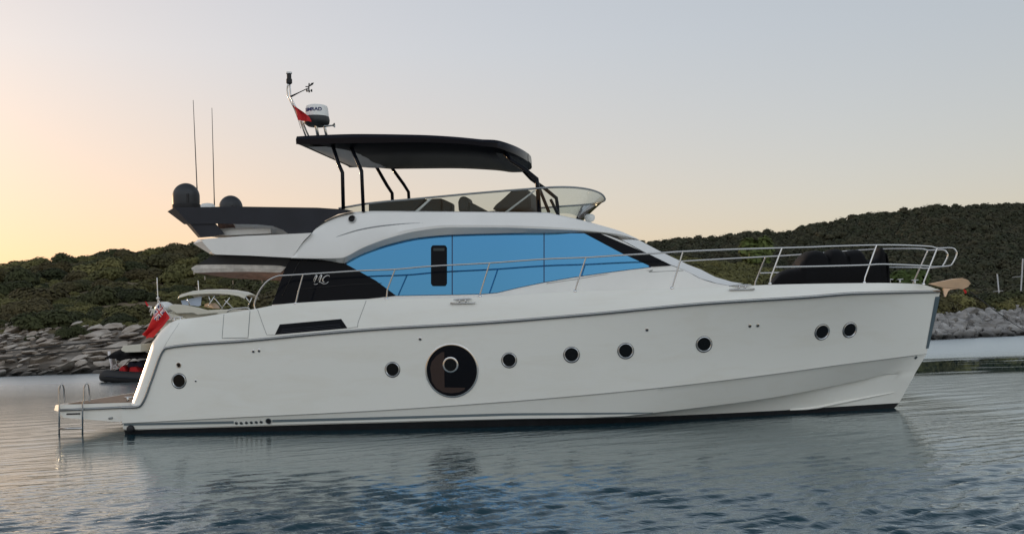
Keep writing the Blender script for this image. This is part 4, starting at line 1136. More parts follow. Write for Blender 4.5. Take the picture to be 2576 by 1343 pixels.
def mirrored(o, name, par):
    me = o.data.copy(); me.transform(Matrix.Diagonal((1, -1, 1, 1))); me.flip_normals()
    c = bpy.data.objects.new(name, me); COL.objects.link(c); c.parent = par
    for md in o.modifiers:
        n = c.modifiers.new(md.name, md.type)
        if md.type == 'BEVEL': n.width = md.width; n.segments = md.segments; n.limit_method = md.limit_method; n.angle_limit = md.angle_limit
    return c
w1 = side_slab([(-2.06, wing_n), (-1.80, wing_f)], 'side_wing', M['grey'], Y); mirrored(w1, 'side_wing', Y)
sn = K('c2', (228, 1020), (318, 1133), (400, 1127), (477, 1107), (400, 1020)); sf = list(sn); sf[0] = K('c2', (200, 1020))[0]; sf[1] = K('c2', (300, 1134))[0]
st_ = side_slab([(-2.03, sn), (-1.80, sf)], 'wing_strut', M['grey'], Y); mirrored(st_, 'wing_strut', Y)
a_, c_ = at(450, 523, -1.8), at(600, 560, -1.8)
b = MB(); b.box(((a_[0]+c_[0])/2-.1, 0, a_[2]-.085), (.80, 3.6, .14)); b.build('cross_beam', M['grey'], Y, bevel=.02)
# white sun pad & box on the aft fly deck, seen through the gap
side_slab([(-1.55, K('c2', (528, 1030), (930, 1030), (930, 1118), (740, 1104), (690, 1100), (560, 1083))), (1.1, K('c2', (528, 1030), (930, 1030), (930, 1118), (740, 1104), (690, 1100), (560, 1083)))], 'sun_pad', M['white'], Y, bevel=.03, smooth=40)
b = MB(); b.box(at(640, 588, -1.0)+np.array([.0, 0, -.02]), (1.35, 1.6, .12)); b.box(at(618, 583, -1.0), (.9, 1.4, .06)); b.build('deck_locker', M['white'], Y, bevel=.02)
b = MB(); b.tube([at(646, 560, -1.35), at(650, 592, -1.35)], .028, 10); b.build('guard_post', M['steel'], Y, smooth=180)
b = MB(); b.box(at(572, 572, -.9), (.22, .5, .2)); b.box(at(585, 578, -1.1), (.16, .2, .22)); b.tube([at(566, 566, -1.2), at(572, 580, -1.2), at(590, 590, -1.2)], .03, 8); b.build('deck_gear', M['lining'], Y, bevel=.03)

# ---- satellite domes and antennas
def sat(u0, u1, vt, vb, y):
    a = at((u0+u1)/2, vb, y); r = (at(u1, vb, y)[0]-at(u0, vb, y)[0])/2; h = at((u0+u1)/2, vt, y)[2]-a[2]
    A = axisM(a, (0, 0, 1)); b = MB(); pr = [(r, .08)]+[(r*1.0, h*.35)]+[(r*cos(t), h*.42+(h*.58)*sin(t)) for t in np.linspace(0.05, pi/2-.01, 12)]
    b.lathe([(r*.98, .03)]+pr, A, 32); o = b.build('satellite_dome', M['dome'], Y, smooth=60)
    b = MB(); b.lathe([(.001, -.12), (r*.98, -.1), (r*1.05, -.02), (r*1.05, .03), (r*.97, .04)], A, 32); b.build('dome_base', M['blackm'], o, smooth=50)
    b = MB(); b.box(a+np.array([r*.5, -r*.84, h*.30]), (r*.22, .03, h*.36)); b.build('dome_plate', M['blackm'], o)
sat(437, 500, 461, 519, -1.2); sat(553, 609, 492, 545, 1.2)
A = axisM(at(522, 522, -.3), (0, 0, 1)); b = MB(); b.lathe([(.17, -.06), (.165, .03), (.12, .08), (.0005, .10)], A, 24); b.build('gps_antenna', M['white'], Y, smooth=60)
for p_, q_, y in (((266, 210), (293, 830), -.75), ((392, 262), (409, 925), .3)):
    a_, c_ = K('c2', p_, q_); b = MB(); P0, P1 = at(*c_, y), at(*a_, y); b.tube([P0, P0*.9+P1*.1, P0*.5+P1*.5, P1], [.016, .012, .010, .006], 8); b.build('whip_antenna', M['dome'], Y, smooth=180)

# ---- hardtop
ht_top = sm([(747, 343.6), (788.5, 341), (900.7, 337.5), (1050, 339.5), (1137.6, 344), (1212, 351), (1287, 358), (1317, 369), (1339, 386), (1346, 402)])
ht_bot = sm([(743.6, 363.4), (826, 361.8), (945.6, 359.7), (1050, 358.5), (1175, 363.4), (1231, 371), (1290, 381), (1325, 396), (1346, 412)])
rings = []
HW = 1.83
hx, hzt, hzb = [], [], []
for u in np.linspace(745, 1215, 40):
    t = at(u, ht_top(u), -HW+.05); c = at(u, ht_bot(u), -HW); hx.append(c[0]); hzt.append(t[2]); hzb.append(c[2])
xf0 = hx[-1]; tipt, tipb = at(1338, 396, .35), at(1334, 417, .35); xf1 = tipt[0]
for k, zt_, zb_ in ((.35, .30, .22), (.7, .72, .66), (1.0, 1.0, 1.0)):
    hx.append(xf0+(xf1-xf0)*k); hzt.append(hzt[39]+(tipt[2]-hzt[39])*zt_**1.5); hzb.append(hzb[39]+(tipb[2]-hzb[39])*zb_)
HT, HB = Smooth(hx, hzt), Smooth(hx, hzb)
xs_h = np.concatenate([np.linspace(hx[0], xf0, 40), xf0+(xf1-xf0)*np.sin(np.linspace(.06, 1, 26)*pi/2)])
for xx in xs_h:
    q = max(0, (xx-xf0)/(xf1-xf0)); w = max(.25, HW*(1-q**2.6)**.55) if q < 1 else .25
    zt_, zb_ = HT(xx), HB(xx); fade = min(1, max(0, xx-hx[0]-.12)/.95)*(1-q**3)
    r = [np.array([xx, -w, zb_]), np.array([xx, -w-.012, zt_*.6+zb_*.4]), np.array([xx, -w+.05, zt_]), np.array([xx, -w*.5, zt_+.07*(1-q)]), np.array([xx, 0, zt_+.09*(1-q)])]
    low = [np.array([xx, 0, zb_-.15*fade+.02]), np.array([xx, -w*.45, zb_-.14*fade+.02]), np.array([xx, -w+min(.22, w*.2), zb_-.10*fade+.02]), np.array([xx, -w+min(.10, w*.1), zb_+.015])]
    full = low+r; full = full + [np.array([p[0], -p[1], p[2]]) for p in reversed(full[1:-1])]
    rings.append(full)
nn_ = len(rings[0])
b = MB(); b.grid(rings, close=True); b.f += [tuple(range(nn_-1, -1, -1)), tuple(range(nn_*(len(rings)-1), nn_*len(rings)))]; b.m += [0, 0]
for k in range(len(rings)-1):
    for q in range(nn_):
        if q in (0, 1, 2, 3, nn_-1, nn_-2, nn_-3, nn_-4): b.m[k*nn_+q] = 1
htop = b.build('hardtop', [M['hard'], M['under']], Y, smooth=38)
# underside liner
b = MB(); rings = []
for i, u in enumerate(np.linspace(768, 880, 14)):
    c = at(u, ht_bot(u), -1.8); fd_ = min(1, max(0, u-760)/120.); rings.append([np.array([c[0], y, c[2]-.03-(.10*fd_+.05*sin(pi*i/13.))*(1-(abs(y)/1.62)**4)]) for y in np.linspace(-1.62, 1.62, 17)])
b.grid(rings); b.build('liner_panel', M['liner'], htop, smooth=60)
def sqpost(name, pts, r):
    b = MB(); b.tube(pts, r, 8); o = b.build(name, M['black'], Y, smooth=180); mirrored(o, name, Y)
sqpost('hardtop_post', [at(u, v, y) for (u, v), y in zip(K('c3', (422, 130), (470, 280), (495, 335), (501, 580)), (-1.60, -1.87, -1.95, -1.97))], .040)
sqpost('hardtop_post', [at(u, v, y) for (u, v), y in zip(K('c3', (552, 160), (600, 270), (624, 325), (636, 598)), (-1.60, -1.87, -1.95, -1.97))], .038)
sqpost('windscreen_post', [at(u, v, y) for (u, v), y in zip(K('c4', (540, 190), (600, 255), (690, 315), (768, 378), (776, 440), (784, 604)), (-1.40, -1.55, -1.72, -1.85, -1.86, -1.88))], .044)
sqpost('windscreen_post', [at(u, v, y) for (u, v), y in zip(K('c4', (790, 450), (850, 600)), (-1.0, -1.3))], .034)

# ---- flybridge screen
gt = sm([(852, 524.5), (934, 511), (1050, 500), (1212, 485), (1354, 473.8), (1399, 470.5)])
gb = sm([(852, 533), (934, 531), (1256, 533.5), (1377, 535.5), (1407, 541)])
topc, botc = [], []
for u in np.linspace(852, 1385, 40): topc.append(at(u, gt(u), -1.92)); botc.append(at(u, gb(u)+1, -1.90))
xs0, zs0 = topc[-1][0], topc[-1][2]; xb0, zb0 = botc[-1][0], botc[-1][2]
tip, btip = at(1520, 496, 0), at(1456, 548.5, 0)
for t in np.linspace(.06, 1, 22)*pi/2:
    f = sin(t)
    topc.append(np.array([xs0+(tip[0]-xs0)*f, -1.92*cos(t)**.75, zs0+(tip[2]-zs0)*f**3]))
    botc.append(np.array([xb0+(btip[0]-xb0)*f, -1.90*cos(t)**.75, zb0+(btip[2]-zb0)*f**2]))
tf = topc+[np.array([p[0], -p[1], p[2]]) for p in reversed(topc[:-1])]; bf_ = botc+[np.array([p[0], -p[1], p[2]]) for p in reversed(botc[:-1])]
b = MB(); b.grid([tf, [(a+c)/2 for a, c in zip(tf, bf_)], bf_]); scr = b.build('flybridge_screen', M['glass'], Y, smooth=180)
b = MB(); b.tube(tf, .020, 8); b.build('screen_rail', M['steeld'], scr, smooth=180)
# things behind the screen
def solid(name, c, pts, y0, y1, m, bevel=.03):
    q = K(c, *pts); ym = (y0+y1)/2; P = [at(u, v, ym) for u, v in q]; n = len(P)
    b = MB(); b.add([(p[0], y0, p[2]) for p in P]+[(p[0], y1, p[2]) for p in P], [tuple(range(n-1, -1, -1)), tuple(range(n, 2*n))]+[(i, (i+1) % n, n+(i+1) % n, n+i) for i in range(n)])
    return b.build(name, m, Y, smooth=30, bevel=bevel)
solid('lounge_backrest', 'c3', [(684, 600), (684, 542), (1060, 513), (1060, 520), (980, 600)], -.2, .1, M['seat'])
solid('lounge_backrest', 'c3', [(1010, 600), (1100, 515), (1175, 512), (1172, 600)], -.2, .1, M['seat'])
solid('lounge_backrest', 'c3', [(1176, 600), (1176, 515), (1242, 545), (1242, 600)], -.3, .0, M['seat'])
solid('helm_seat', 'c3', [(1292, 605), (1288, 540), (1300, 508), (1325, 500), (1350, 508), (1362, 545), (1366, 605)], -.9, -.35, M['seat'], .05)
solid('helm_console', 'c3', [(1364, 610), (1366, 546), (1400, 555), (1484, 600)], -.9, -.2, M['seat'])
solid('dash_hood', 'c4', [(515, 610), (540, 578), (580, 545), (640, 490), (680, 479), (760, 484), (770, 610)], -1.3, .6, M['seat'], .05)
solid('screen_brace', 'c4', [(555, 600), (745, 458), (762, 455), (575, 600)], -1.55, -1.51, M['white'], .004)
solid('screen_brace', 'c3', [(980, 598), (1078, 513), (1095, 512), (1003, 598)], -1.55, -1.51, M['white'], .004)
c0 = at(*K('c4', (545, 535))[0], -.7); ax = Vector((-.75, -.25, .62)).normalized(); A = axisM(c0, ax)
b = MB(); b.tube([A @ Vector((.19*cos(t), .19*sin(t), 0)) for t in np.linspace(0, 2*pi, 28)[:-1]], .014, 8, closed=True)
for t in (0, 2.1, 4.2): b.tube([A @ Vector((0, 0, -.03)), A @ Vector((.19*cos(t), .19*sin(t), 0))], .012, 6)
b.tube([A @ Vector((0, 0, -.03)), A @ Vector((0, 0, -.3))], .03, 8); b.build('steering_wheel', M['blackm'], Y, smooth=180)

# ---- mast, radar, vane, horn on the hardtop
def c2p(y, *pts): return [at(u, v, y) for u, v in K('c2', *pts)]
b = MB(); b.tube(c2p(-.12, (1030, 470), (985, 345), (940, 252), (905, 188), (898, 140), (901, 112), (910, 104)), .020, 8)
b.tube(c2p(.12, (1046, 460), (1005, 365), (955, 258), (921, 190), (918, 140), (916, 112), (910, 104)), .020, 8); mast = b.build('radar_mast', M['steel'], Y, smooth=180)
p = c2p(0, (912, 96))[0]; A = axisM(p, (0, 0, 1)); b = MB(); b.lathe([(.03, -.03), (.065, .0), (.065, .09), (.05, .1), (.05, .20), (.065, .21)], A, 18); ml = b.build('masthead_light', M['blackm'], mast, smooth=40)
b = MB(); b.lathe([(.066, .21), (.066, .245), (.0005, .25)], A, 18); b.build('light_cap', M['white'], ml, smooth=40)
b = MB(); b.tube(c2p(0, (923, 186), (980, 158), (1042, 128)), [.024, .012, .010], 8); b.tube(c2p(0, (1022, 120), (1046, 118)), .012, 6)
b.tube(c2p(0, (1046, 96), (1043, 150)), .014, 6); b.add(c2p(.004, (1046, 112), (1062, 94), (1079, 92), (1072, 106), (1052, 118)), [(0, 1, 2, 3, 4)]); b.add(c2p(-.004, (1046, 112), (1062, 94), (1079, 92), (1072, 106), (1052, 118)), [(4, 3, 2, 1, 0)])
for q_ in ((1030, 146), (1061, 146), (1045, 150)):
    A = axisM(c2p(0, q_)[0], (1, .3, 0)); b.lathe([(.004, -.02), (.028, -.01), (.03, .02), (.0005, -.01)], A, 10)
b.build('wind_vane', M['blackm'], mast, smooth=50)
cx_ = c2p(0, (1097, 320))[0]; A = axisM(cx_, (0.03, 0, 1)); R = (c2p(0, (1172, 300))[0][0]-c2p(0, (1022, 300))[0][0])/2
z = lambda v: c2p(0, (1097, v))[0][2]-cx_[2]
b = MB(); b.lathe([(R*1.05, z(322)), (R*1.02, z(305)), (R*.96, z(268)), (R*.90, z(252)), (R*.72, z(246)), (.0005, z(244))], A, 40); rd = b.build('radar_dome', M['white'], mast, smooth=50)
b = MB(); b.lathe([(.001, z(388)), (R*.75, z(386)), (R*1.08, z(368)), (R*1.12, z(345)), (R*1.06, z(323))], A, 40); b.build('radar_base', M['dome'], rd, smooth=50)
def text_on_dome(s, zc, h, r, par, m, a0):
    cu = bpy.data.curves.new('lettering', 'FONT'); cu.body = s; cu.size = h*1.38; cu.align_x = 'CENTER'; cu.extrude = .002; cu.offset = h*.03
    to = bpy.data.objects.new('lettering', cu); COL.objects.link(to); dg = bpy.context.evaluated_depsgraph_get()
    me = bpy.data.meshes.new_from_object(to.evaluated_get(dg)); bpy.data.objects.remove(to)
    for v in me.vertices:
        a = a0+v.co.x*1.12/r; rr2 = r(0) if callable(r) else r
        v.co = Vector(cx_)+Vector(((rr2+.004+v.co.z)*sin(a), -(rr2+.004+v.co.z)*cos(a), zc-h/2+v.co.y))
    me.materials.clear(); me.materials.append(m)
    o = bpy.data.objects.new('lettering', me); COL.objects.link(o); o.parent = par; return o
text_on_dome('SIMRAD', z(282), abs(z(270)-z(293)), R*1.005, rd, M['fblue'], -.02)
b = MB(); b.tube(c2p(-.08, (1085, 355), (1092, 380), (1108, 465)), .034, 10); b.tube(c2p(.08, (1140, 375), (1150, 390), (1166, 465)), .030, 10); b.build('radar_pedestal', M['steel'], mast, smooth=180)
b = MB(); A = axisM(c2p(-.1, (1165, 384))[0], c2p(-.1, (1225, 378))[0]-c2p(-.1, (1165, 384))[0]); b.lathe([(.03, -.06), (.02, 0), (.016, .12), (.025, .15), (.055, .175), (.05, .17), (.0005, .12)], A, 16); b.build('horn', M['steeld'], mast, smooth=50)

# ---- guard rails
bRf = sm([(-6, 2.32), (-4, 2.38), (0, 2.40), (2.5, 2.30), (4, 2.12), (5.5, 1.75), (6.7, 1.28), (7.6, .80), (8.3, .46), (8.8, .36), (9.3, .34)])
def rl(u, v):
    x = (u-1300)/125.
    for _ in range(8):
        p = at(u, v, -bRf(x)); x = p[0]
    return p
topr = [(642, 778), (640, 763)] + K('d1', (1640, 400), (1780, 220), (1950, 130)) + [(716, 692.6), (762, 690), (904, 681), (994, 677.4), (1084, 669.5), (1232, 661.5), (1366, 651.8), (1474, 647.5), (1546, 643), (1658, 636.5), (1718, 632.5),
       (1862, 626.5), (2029, 622), (2092, 619.5), (2234, 616.3), (2333, 619.6), (2358, 624.2), (2393, 623.7), (2404, 630), (2406.6, 641), (2396.4, 662), (2386, 668.8), (2349, 671.2), (2327, 668.6), (2222, 664.6), (2170, 667), (2029, 670.5), (1951, 671.6)]
rail_parts = []
def rsm(pts, n=5):
    P = [Vector(p) for p in pts]; out = []
    for i in range(len(P)-1):
        p0, p1, p2, p3 = P[max(i-1, 0)], P[i], P[i+1], P[min(i+2, len(P)-1)]
        for k in range(n):
            t = k/n; out.append(.5*((2*p1)+(p2-p0)*t+(2*p0-5*p1+4*p2-p3)*t*t+(3*p1-p0-3*p2+p3)*t**3))
    return out+[P[-1]]
b = MB(); b.tube(rsm([rl(*q) for q in topr]), .0165, 8); gr = b.build('guard_rail', M['steel'], Y, smooth=180)
gr2 = mirrored(gr, 'guard_rail', Y)
for pts in (K('c3', (180, 1215), (200, 1130), (230, 1021)), [(972, 751.5), (974.5, 728), (994, 677.6)], [(1207, 745), (1209, 735), (1232, 661)], [(1447, 733), (1449, 722), (1474, 647.7)],
            [(1690, 725), (1693, 715), (1718, 633)], [(1937, 714), (1939, 698), (1967, 625)], [(2174, 711), (2176, 698), (2205, 617)], [(2323, 715), (2325, 706), (2357.6, 625)]):
    b = MB(); b.tube([rl(*q) for q in pts], .0155, 8); f_ = rl(*pts[0]); b.lathe([(.034, -.01), (.034, .012), (.016, .03)], axisM(f_, (0, 0, 1)), 12)
    o = b.build('stanchion', M['steel'], gr, smooth=50); mirrored(o, 'stanchion', gr2)

# ---- anchor on its roller
b = MB(); q_ = [at(u, v, 0) for u, v in K('d8', (355, 790), (560, 749), (610, 746), (655, 760), (692, 786), (665, 812), (626, 835), (600, 828), (482, 822))]
n = len(q_); prof = [.02, .16, .19, .16, .03, .08, .06, .05, .04]
v_ = [(p[0], -w_, p[2]) for p, w_ in zip(q_, prof)]+[(p[0], w_, p[2]) for p, w_ in zip(q_, prof)]
b.add(v_, [tuple(range(n-1, -1, -1)), tuple(range(n, 2*n))]+[(i, (i+1) % n, n+(i+1) % n, n+i) for i in range(n)])
an = b.build('anchor', M['peach'], Y, smooth=25, bevel=.008)
b = MB(); q_ = [at(u, v, 0) for u, v in K('d8', (474, 824), (478, 870), (484, 893), (494, 893), (512, 850), (530, 836), (600, 830))]; n = len(q_)
b.add([(p[0], -.03, p[2]) for p in q_]+[(p[0], .03, p[2]) for p in q_], [tuple(range(n-1, -1, -1)), tuple(range(n, 2*n))]+[(i, (i+1) % n, n+(i+1) % n, n+i) for i in range(n)]); b.build('anchor_shank', M['peach'], an, bevel=.005)
b = MB(); b.tube([at(u, v, -.02) for u, v in K('d8', (640, 838), (655, 852), (650, 866))], .02, 8); b.build('anchor_shackle', M['red'], an, smooth=180)
b = MB()
for u, v in K('d8', (5, 770), (50, 775), (130, 774), (250, 780)):
    p = at(u, v, -.35); b.tube([p+np.array([-.07, 0, .05]), p+np.array([.07, 0, .05])], .012, 6); b.tube([p+np.array([0, 0, -.05]), p+np.array([0, 0, .05])], .02, 6)
b.build('foredeck_fitting', M['steel'], Y, smooth=180)

# ================================================================== THINGS ON THE YACHT
def child_of_boat_frame(o): o.matrix_world = Matrix.Translation(Vector(B0)) @ Matrix.Rotation(-PSI, 4, 'Z')
# black cover over the foredeck lounge
topv = sm(K('c6', (18, 531), (60, 472), (100, 452), (160, 438), (168, 402), (230, 345), (270, 338), (306, 345), (318, 366), (326, 378), (334, 358), (356, 334), (395, 330), (426, 343), (436, 370), (444, 372), (452, 348), (476, 338), (520, 334), (542, 350), (550, 378), (562, 396), (602, 392), (630, 374), (640, 332), (650, 320), (666, 320), (682, 345), (692, 440), (668, 525)))
b = MB(); rings = []
for u in np.linspace(1941, 2228, 220):
    v0 = topv(u); t = at(u, v0, -.2); z0 = at(u, 712, -1.0)[2]-.0; hgt = max(.02, t[2]-z0); q = (u-1941)/287.; w = (.55+.6*min(1, q*4))*(1-.55*q**1.5)
    r = []
    for a in np.linspace(0, pi, 15):
        c_ = cos(a); s_ = sin(a)**.32; r.append((t[0], -w*c_*(1+.015*sin(u*.07)), z0+hgt*s_))
    rings.append(r)
b.grid(rings); n = len(rings); b.f += [tuple(range(15)), tuple(range(15*(n-1)+14, 15*(n-1)-1, -1))]; b.m += [0, 0]
o = b.build('boat_cover', M['cover'], None, smooth=180); child_of_boat_frame(o)
tag(o, 'black fabric cover pulled over the foredeck seats inside the bow rail', 'cover')
# ensign on its raked staff
def bil(a, b_, c, d, s, t): return a*(1-s)*(1-t)+b_*s*(1-t)+c*s*t+d*(1-s)*t
fl = empty('ensign_flag', B0, -PSI); tag(fl, 'red ensign with union canton drooping from the staff on the yacht stern', 'flag')
h0, h1, e1, e0 = [at(u, v, -1.2) for u, v in K('d3', (862, 246), (1012, 456), (738, 735), (622, 680))]
b = MB(); nu, nv = 60, 36; V = []; 
for i in range(nu+1):
    for j in range(nv+1):
        s, t = i/nu, j/nv; p = bil(h0, h1, e1, e0, t, s); fo = .07*sin(t*11+s*3)*(.3+s)+.04*sin(t*5-s*6); p = p+np.array([.02*sin(s*9+t*5)*s, fo, .025*sin(t*7+1)*s*1.0]); V.append(p)
Fc, Mi = [], []
def union(x, y):
    # x,y in 0..1 over the canton
    X_, Y_ = (x-.5)*2, (y-.5)*2*.6
    if abs(X_) < .12 or abs(Y_) < .12: return 0
    if abs(X_) < .22 or abs(Y_) < .20: return 2
    d = abs(abs(Y_)-abs(X_)*.6)
    if d < .05: return 0
    if d < .15: return 2
    return 1
for i in range(nu):
    for j in range(nv):
        s, t = (i+.5)/nu, (j+.5)/nv; mi = 0
        if s < .40 and t < .48: mi = union(s/.40, t/.48)
        Fc.append((i*(nv+1)+j, i*(nv+1)+j+1, (i+1)*(nv+1)+j+1, (i+1)*(nv+1)+j)); Mi.append(mi)
b.v = [tuple(p) for p in V]; b.f = Fc; b.m = Mi; cloth = b.build('cloth', [M['red'], M['fblue'], M['fwhite']], fl, smooth=180)
b = MB(); b.tube([at(u, v, -1.2) for u, v in K('d3', (1040, 500), (1012, 456), (862, 246), (832, 196))], .014, 8); b.build('staff', M['steel'], fl, smooth=180)
b = MB(); A = axisM(at(*K('d3', (832, 190))[0], -1.2), (0, 0, 1)); b.lathe([(.0005, -.04), (.04, 0), (.0005, .05)], A, 10); b.build('finial', M['white'], fl, smooth=60)
# courtesy flag under the mast arm
cf = empty('courtesy_flag', B0, -PSI); tag(cf, 'small red flag hanging limp from the mast beside the white radar dome', 'flag')
b = MB(); P = [c2p(-.42, q_)[0] for q_ in ((940, 246), (1060, 352), (1005, 352), (972, 342))]
rows = []
for i in range(13):
    t = i/12.; a_ = P[0]*(1-t)+P[1]*t if t < 1 else P[1]; c_ = P[0]*(1-t)+P[3]*t
    L1 = np.array([np.interp(t, [0, .45, .75, 1], [c2p(-.42, q_)[0][k] for q_ in ((942, 246), (1018, 296), (1050, 325), (1062, 355))]) for k in range(3)])
    L0 = np.array([np.interp(t, [0, .5, 1], [c2p(-.42, q_)[0][k] for q_ in ((936, 246), (955, 295), (974, 346))]) for k in range(3)])
    rows.append([L0*(1-s)+L1*s+np.array([0, .05*sin(s*9+t*4), 0]) for s in np.linspace(0, 1, 11)])
b.grid(rows); b.build('cloth', M['red'], cf, smooth=180)
b = MB(); b.tube([c2p(-.42, q_)[0] for q_ in ((930, 232), (974, 346), (990, 400))], .005, 6); b.build('halyard', M['rope'], cf, smooth=180)

# ================================================================== NEIGHBOURS BEHIND
YN = 43.0
def fr(u, v, Yq=YN): return Vector(far(u, v, Yq))
def fm(crop, pts, Yq=YN): return [fr(u, v, Yq) for u, v in K(crop, *pts)]
def slabY(pts, y0, y1, name, m, par, bevel=0.02, smooth=30, inset=0):
    n = len(pts); b = MB(); par_loc = Vector(par.location)
    cxm = sum(p.x for p in pts)/n; czm = sum(p.z for p in pts)/n
    f0 = [Vector((p.x, y0, p.z))-par_loc for p in pts]; f1 = [Vector((p.x, y1, p.z))-par_loc for p in pts]
    b.add(f0+f1, [tuple(range(n-1, -1, -1)), tuple(range(n, 2*n))]+[(i, (i+1) % n, n+(i+1) % n, n+i) for i in range(n)])
    return b.build(name, m, par, smooth=smooth, bevel=bevel)
def tubeW(ptsl, r, name, m, par):
    b = MB(); b.tube([Vector(p)-Vector(par.location) for p in ptsl], r, 8); return b.build(name, m, par, smooth=180)
nb = empty('motor_cruiser', (far(560, 900, YN)[0], YN, 0)); tag(nb, 'cream motor cruiser with a white bimini moored behind the yacht stern', 'motor cruiser')
# hull (mostly hidden): lofted
b = MB(); rings = []
xa, xb = far(425, 880, YN)[0]-nb.location.x, far(425, 880, YN)[0]-nb.location.x+11.5
for i in range(24):
    t = i/23.; x = xa+(xb-xa)*t; w = 1.75*(1-max(0, (t-.45)/.55)**2.2)+.03; zs = 1.15+.55*t
    rings.append([(x, -w*.8, -.3), (x, -w*.93, .35), (x+.25*t, -w, zs), (x+.25*t, w, zs), (x, w*.93, .35), (x, w*.8, -.3)])
b.grid(rings, close=True); b.f += [tuple(range(5, -1, -1)), tuple(range(24*6-6, 24*6))]; b.m += [0, 0]
b.build('hull', M['cream'], nb, smooth=30)
slabY(fm('d3', [(545, 850), (580, 805), (800, 785), (800, 890), (600, 896), (548, 872)]), YN-1.7, YN+1.6, 'swim_step', M['cream'], nb)
slabY([fr(*q) for q in ((430, 800), (455, 783), (600, 778), (700, 790), (760, 860), (560, 880), (430, 880))], YN-1.3, YN+1.4, 'superstructure', M['cream'], nb, .05)
slabY(fm('d1', [(275, 690), (300, 655), (370, 622), (520, 632), (760, 680), (1085, 768), (900, 792), (760, 800), (700, 770), (420, 780)]), YN-1.6, YN-1.3, 'flybridge_coaming', M['cream'], nb)
slabY(fm('d1', [(340, 795), (500, 770), (720, 762), (860, 790), (840, 860), (540, 850)]), YN-1.2, YN+1.2, 'side_window', M['navy'], nb, 0)
slabY(fm('d1', [(-40, 700), (0, 705), (280, 770), (420, 800), (540, 850), (540, 900), (60, 900), (40, 850)]), YN-1.5, YN+1.5, 'aft_coaming', M['cream'], nb, .03)
# bimini
bim = MB(); rows = []
Pn = fm('d1', [(375, 490), (400, 470), (560, 425), (760, 405), (1000, 398), (1250, 412), (1420, 440), (1520, 490)])
for k, dy in enumerate(np.linspace(-1.2, 1.2, 9)):
    rows.append([Vector((p.x+.0, YN+dy, p.z+.10*(1-(dy/1.2)**2)-(.08 if abs(dy) > 1.1 else 0)))-nb.location for p in Pn])
bim.grid(rows); bo = bim.build('bimini_top', M['cream'], nb, smooth=180); sol = bo.modifiers.new('thickness', 'SOLIDIFY'); sol.thickness = .03
for pts in ([(380, 500), (430, 640)], [(865, 470), (770, 620), (740, 660)], [(760, 470), (800, 600)], [(860, 500), (1010, 700)], [(1040, 540), (1185, 690)], [(1130, 500), (950, 740)], [(1515, 500), (1440, 680)], [(1410, 490), (1480, 600)]):
    tubeW(fm('d1', pts, YN-1.15), .022, 'bimini_bow', M['steel'], nb)
tubeW(fm('d1', [(1085, 765), (1110, 720), (1180, 695), (1400, 678), (1450, 685), (1480, 710)], YN-1.4), .03, 'grab_rail', M['steel'], nb)
slabY(fm('d1', [(395, 560), (750, 485), (735, 640), (700, 655), (420, 625)]), YN-.9, YN-.85, 'spray_curtain', M['clearb'], nb, 0)
slabY(fm('d1', [(750, 660), (770, 610), (830, 595), (890, 640), (920, 695)]), YN-.6, YN+.4, 'helm_seat', M['peach'], nb, .03)
slabY(fm('d1', [(285, 780), (285, 700), (340, 700), (400, 720), (420, 770)]), YN-1.0, YN-.8, 'helm_window', M['navy'], nb, 0)
tubeW(fm('d1', [(575, 205), (592, 500)], YN), .016, 'whip_antenna', M['white'], nb)
tubeW(fm('d3', [(820, -90), (823, 0), (830, 150), (835, 330)], YN), .018, 'whip_antenna', M['white'], nb)
# covered bundle on its stern
b = MB(); rows = []
c_ = fr(*K('d1', (120, 680))[0]) - nb.location
for i in range(13):
    a = -pi/2+pi*i/12; rows.append([(c_.x+(.34+.03*sin(k*1.7+i))*cos(a)*cos(k/16*2*pi)*1.0, c_.y-.9+.6*cos(a)*sin(k/16*2*pi), c_.z+.22*sin(a)*(1+.1*sin(k*2))) for k in range(16)])
b.grid(rows, close=True); b.build('covered_bundle', M['white'], nb, smooth=180)
pn = empty('pennant', tuple(fr(*K('d3', (690, 275))[0]))); tag(pn, 'tiny red and white pennant left of the red ensign on the boat behind', 'flag')
b = MB(); b.add([Vector(q)-pn.location for q in fm('d3', [(655, 232), (672, 232), (722, 300), (706, 308), (675, 280)])], [(0, 1, 2, 3, 4)]); b.build('cloth', M['red'], pn)
tubeW(fm('d3', [(700, 300), (745, 300), (720, 370), (760, 330), (735, 420)]), .03, 'rail_gear', M['fwhite'], pn)
# dark inflatable with red seats and a folded canopy
dg_ = empty('inflatable_dinghy', (far(340, 955, YN-.6)[0], YN-.6, 0)); tag(dg_, 'black inflatable dinghy with red seats beside the yacht stern', 'dinghy')
YD = YN-.6
def fd(pts): return [fr(u, v, YD) for u, v in K('d3', *pts)]
b = MB(); P = fd([(98, 1270), (140, 1235), (220, 1205), (400, 1215), (560, 1225), (760, 1230)]); x_end = P[-1].x
def tubepath(dy): return [Vector((p.x, YD+dy*min(1, .15+.3*i), p.z-.04))-dg_.location for i, p in enumerate(P)]
b.tube(rsm(tubepath(-.75)), [.05+.19*min(1, i/9.) for i in range(26)], 14); b.tube(rsm(tubepath(.75)), [.05+.19*min(1, i/9.) for i in range(26)], 14)
tb_ = b.build('tube', M['rub'], dg_, smooth=180)
b = MB(); b.tube([p+Vector((0, -.0, -.0)) for p in rsm([Vector((q.x, q.y-.24 if i > 1 else q.y-.05, q.z-.0)) for i, q in enumerate(tubepath(-.75))])], .03, 6); b.build('rubbing_strake', M['grey'], tb_, smooth=180)
b = MB(); b.box(Vector(((P[1].x+x_end)/2+.3, YD, .12))-dg_.location, (abs(x_end-P[1].x)-.3, 1.4, .16)); b.build('floor', M['blackm'], dg_)
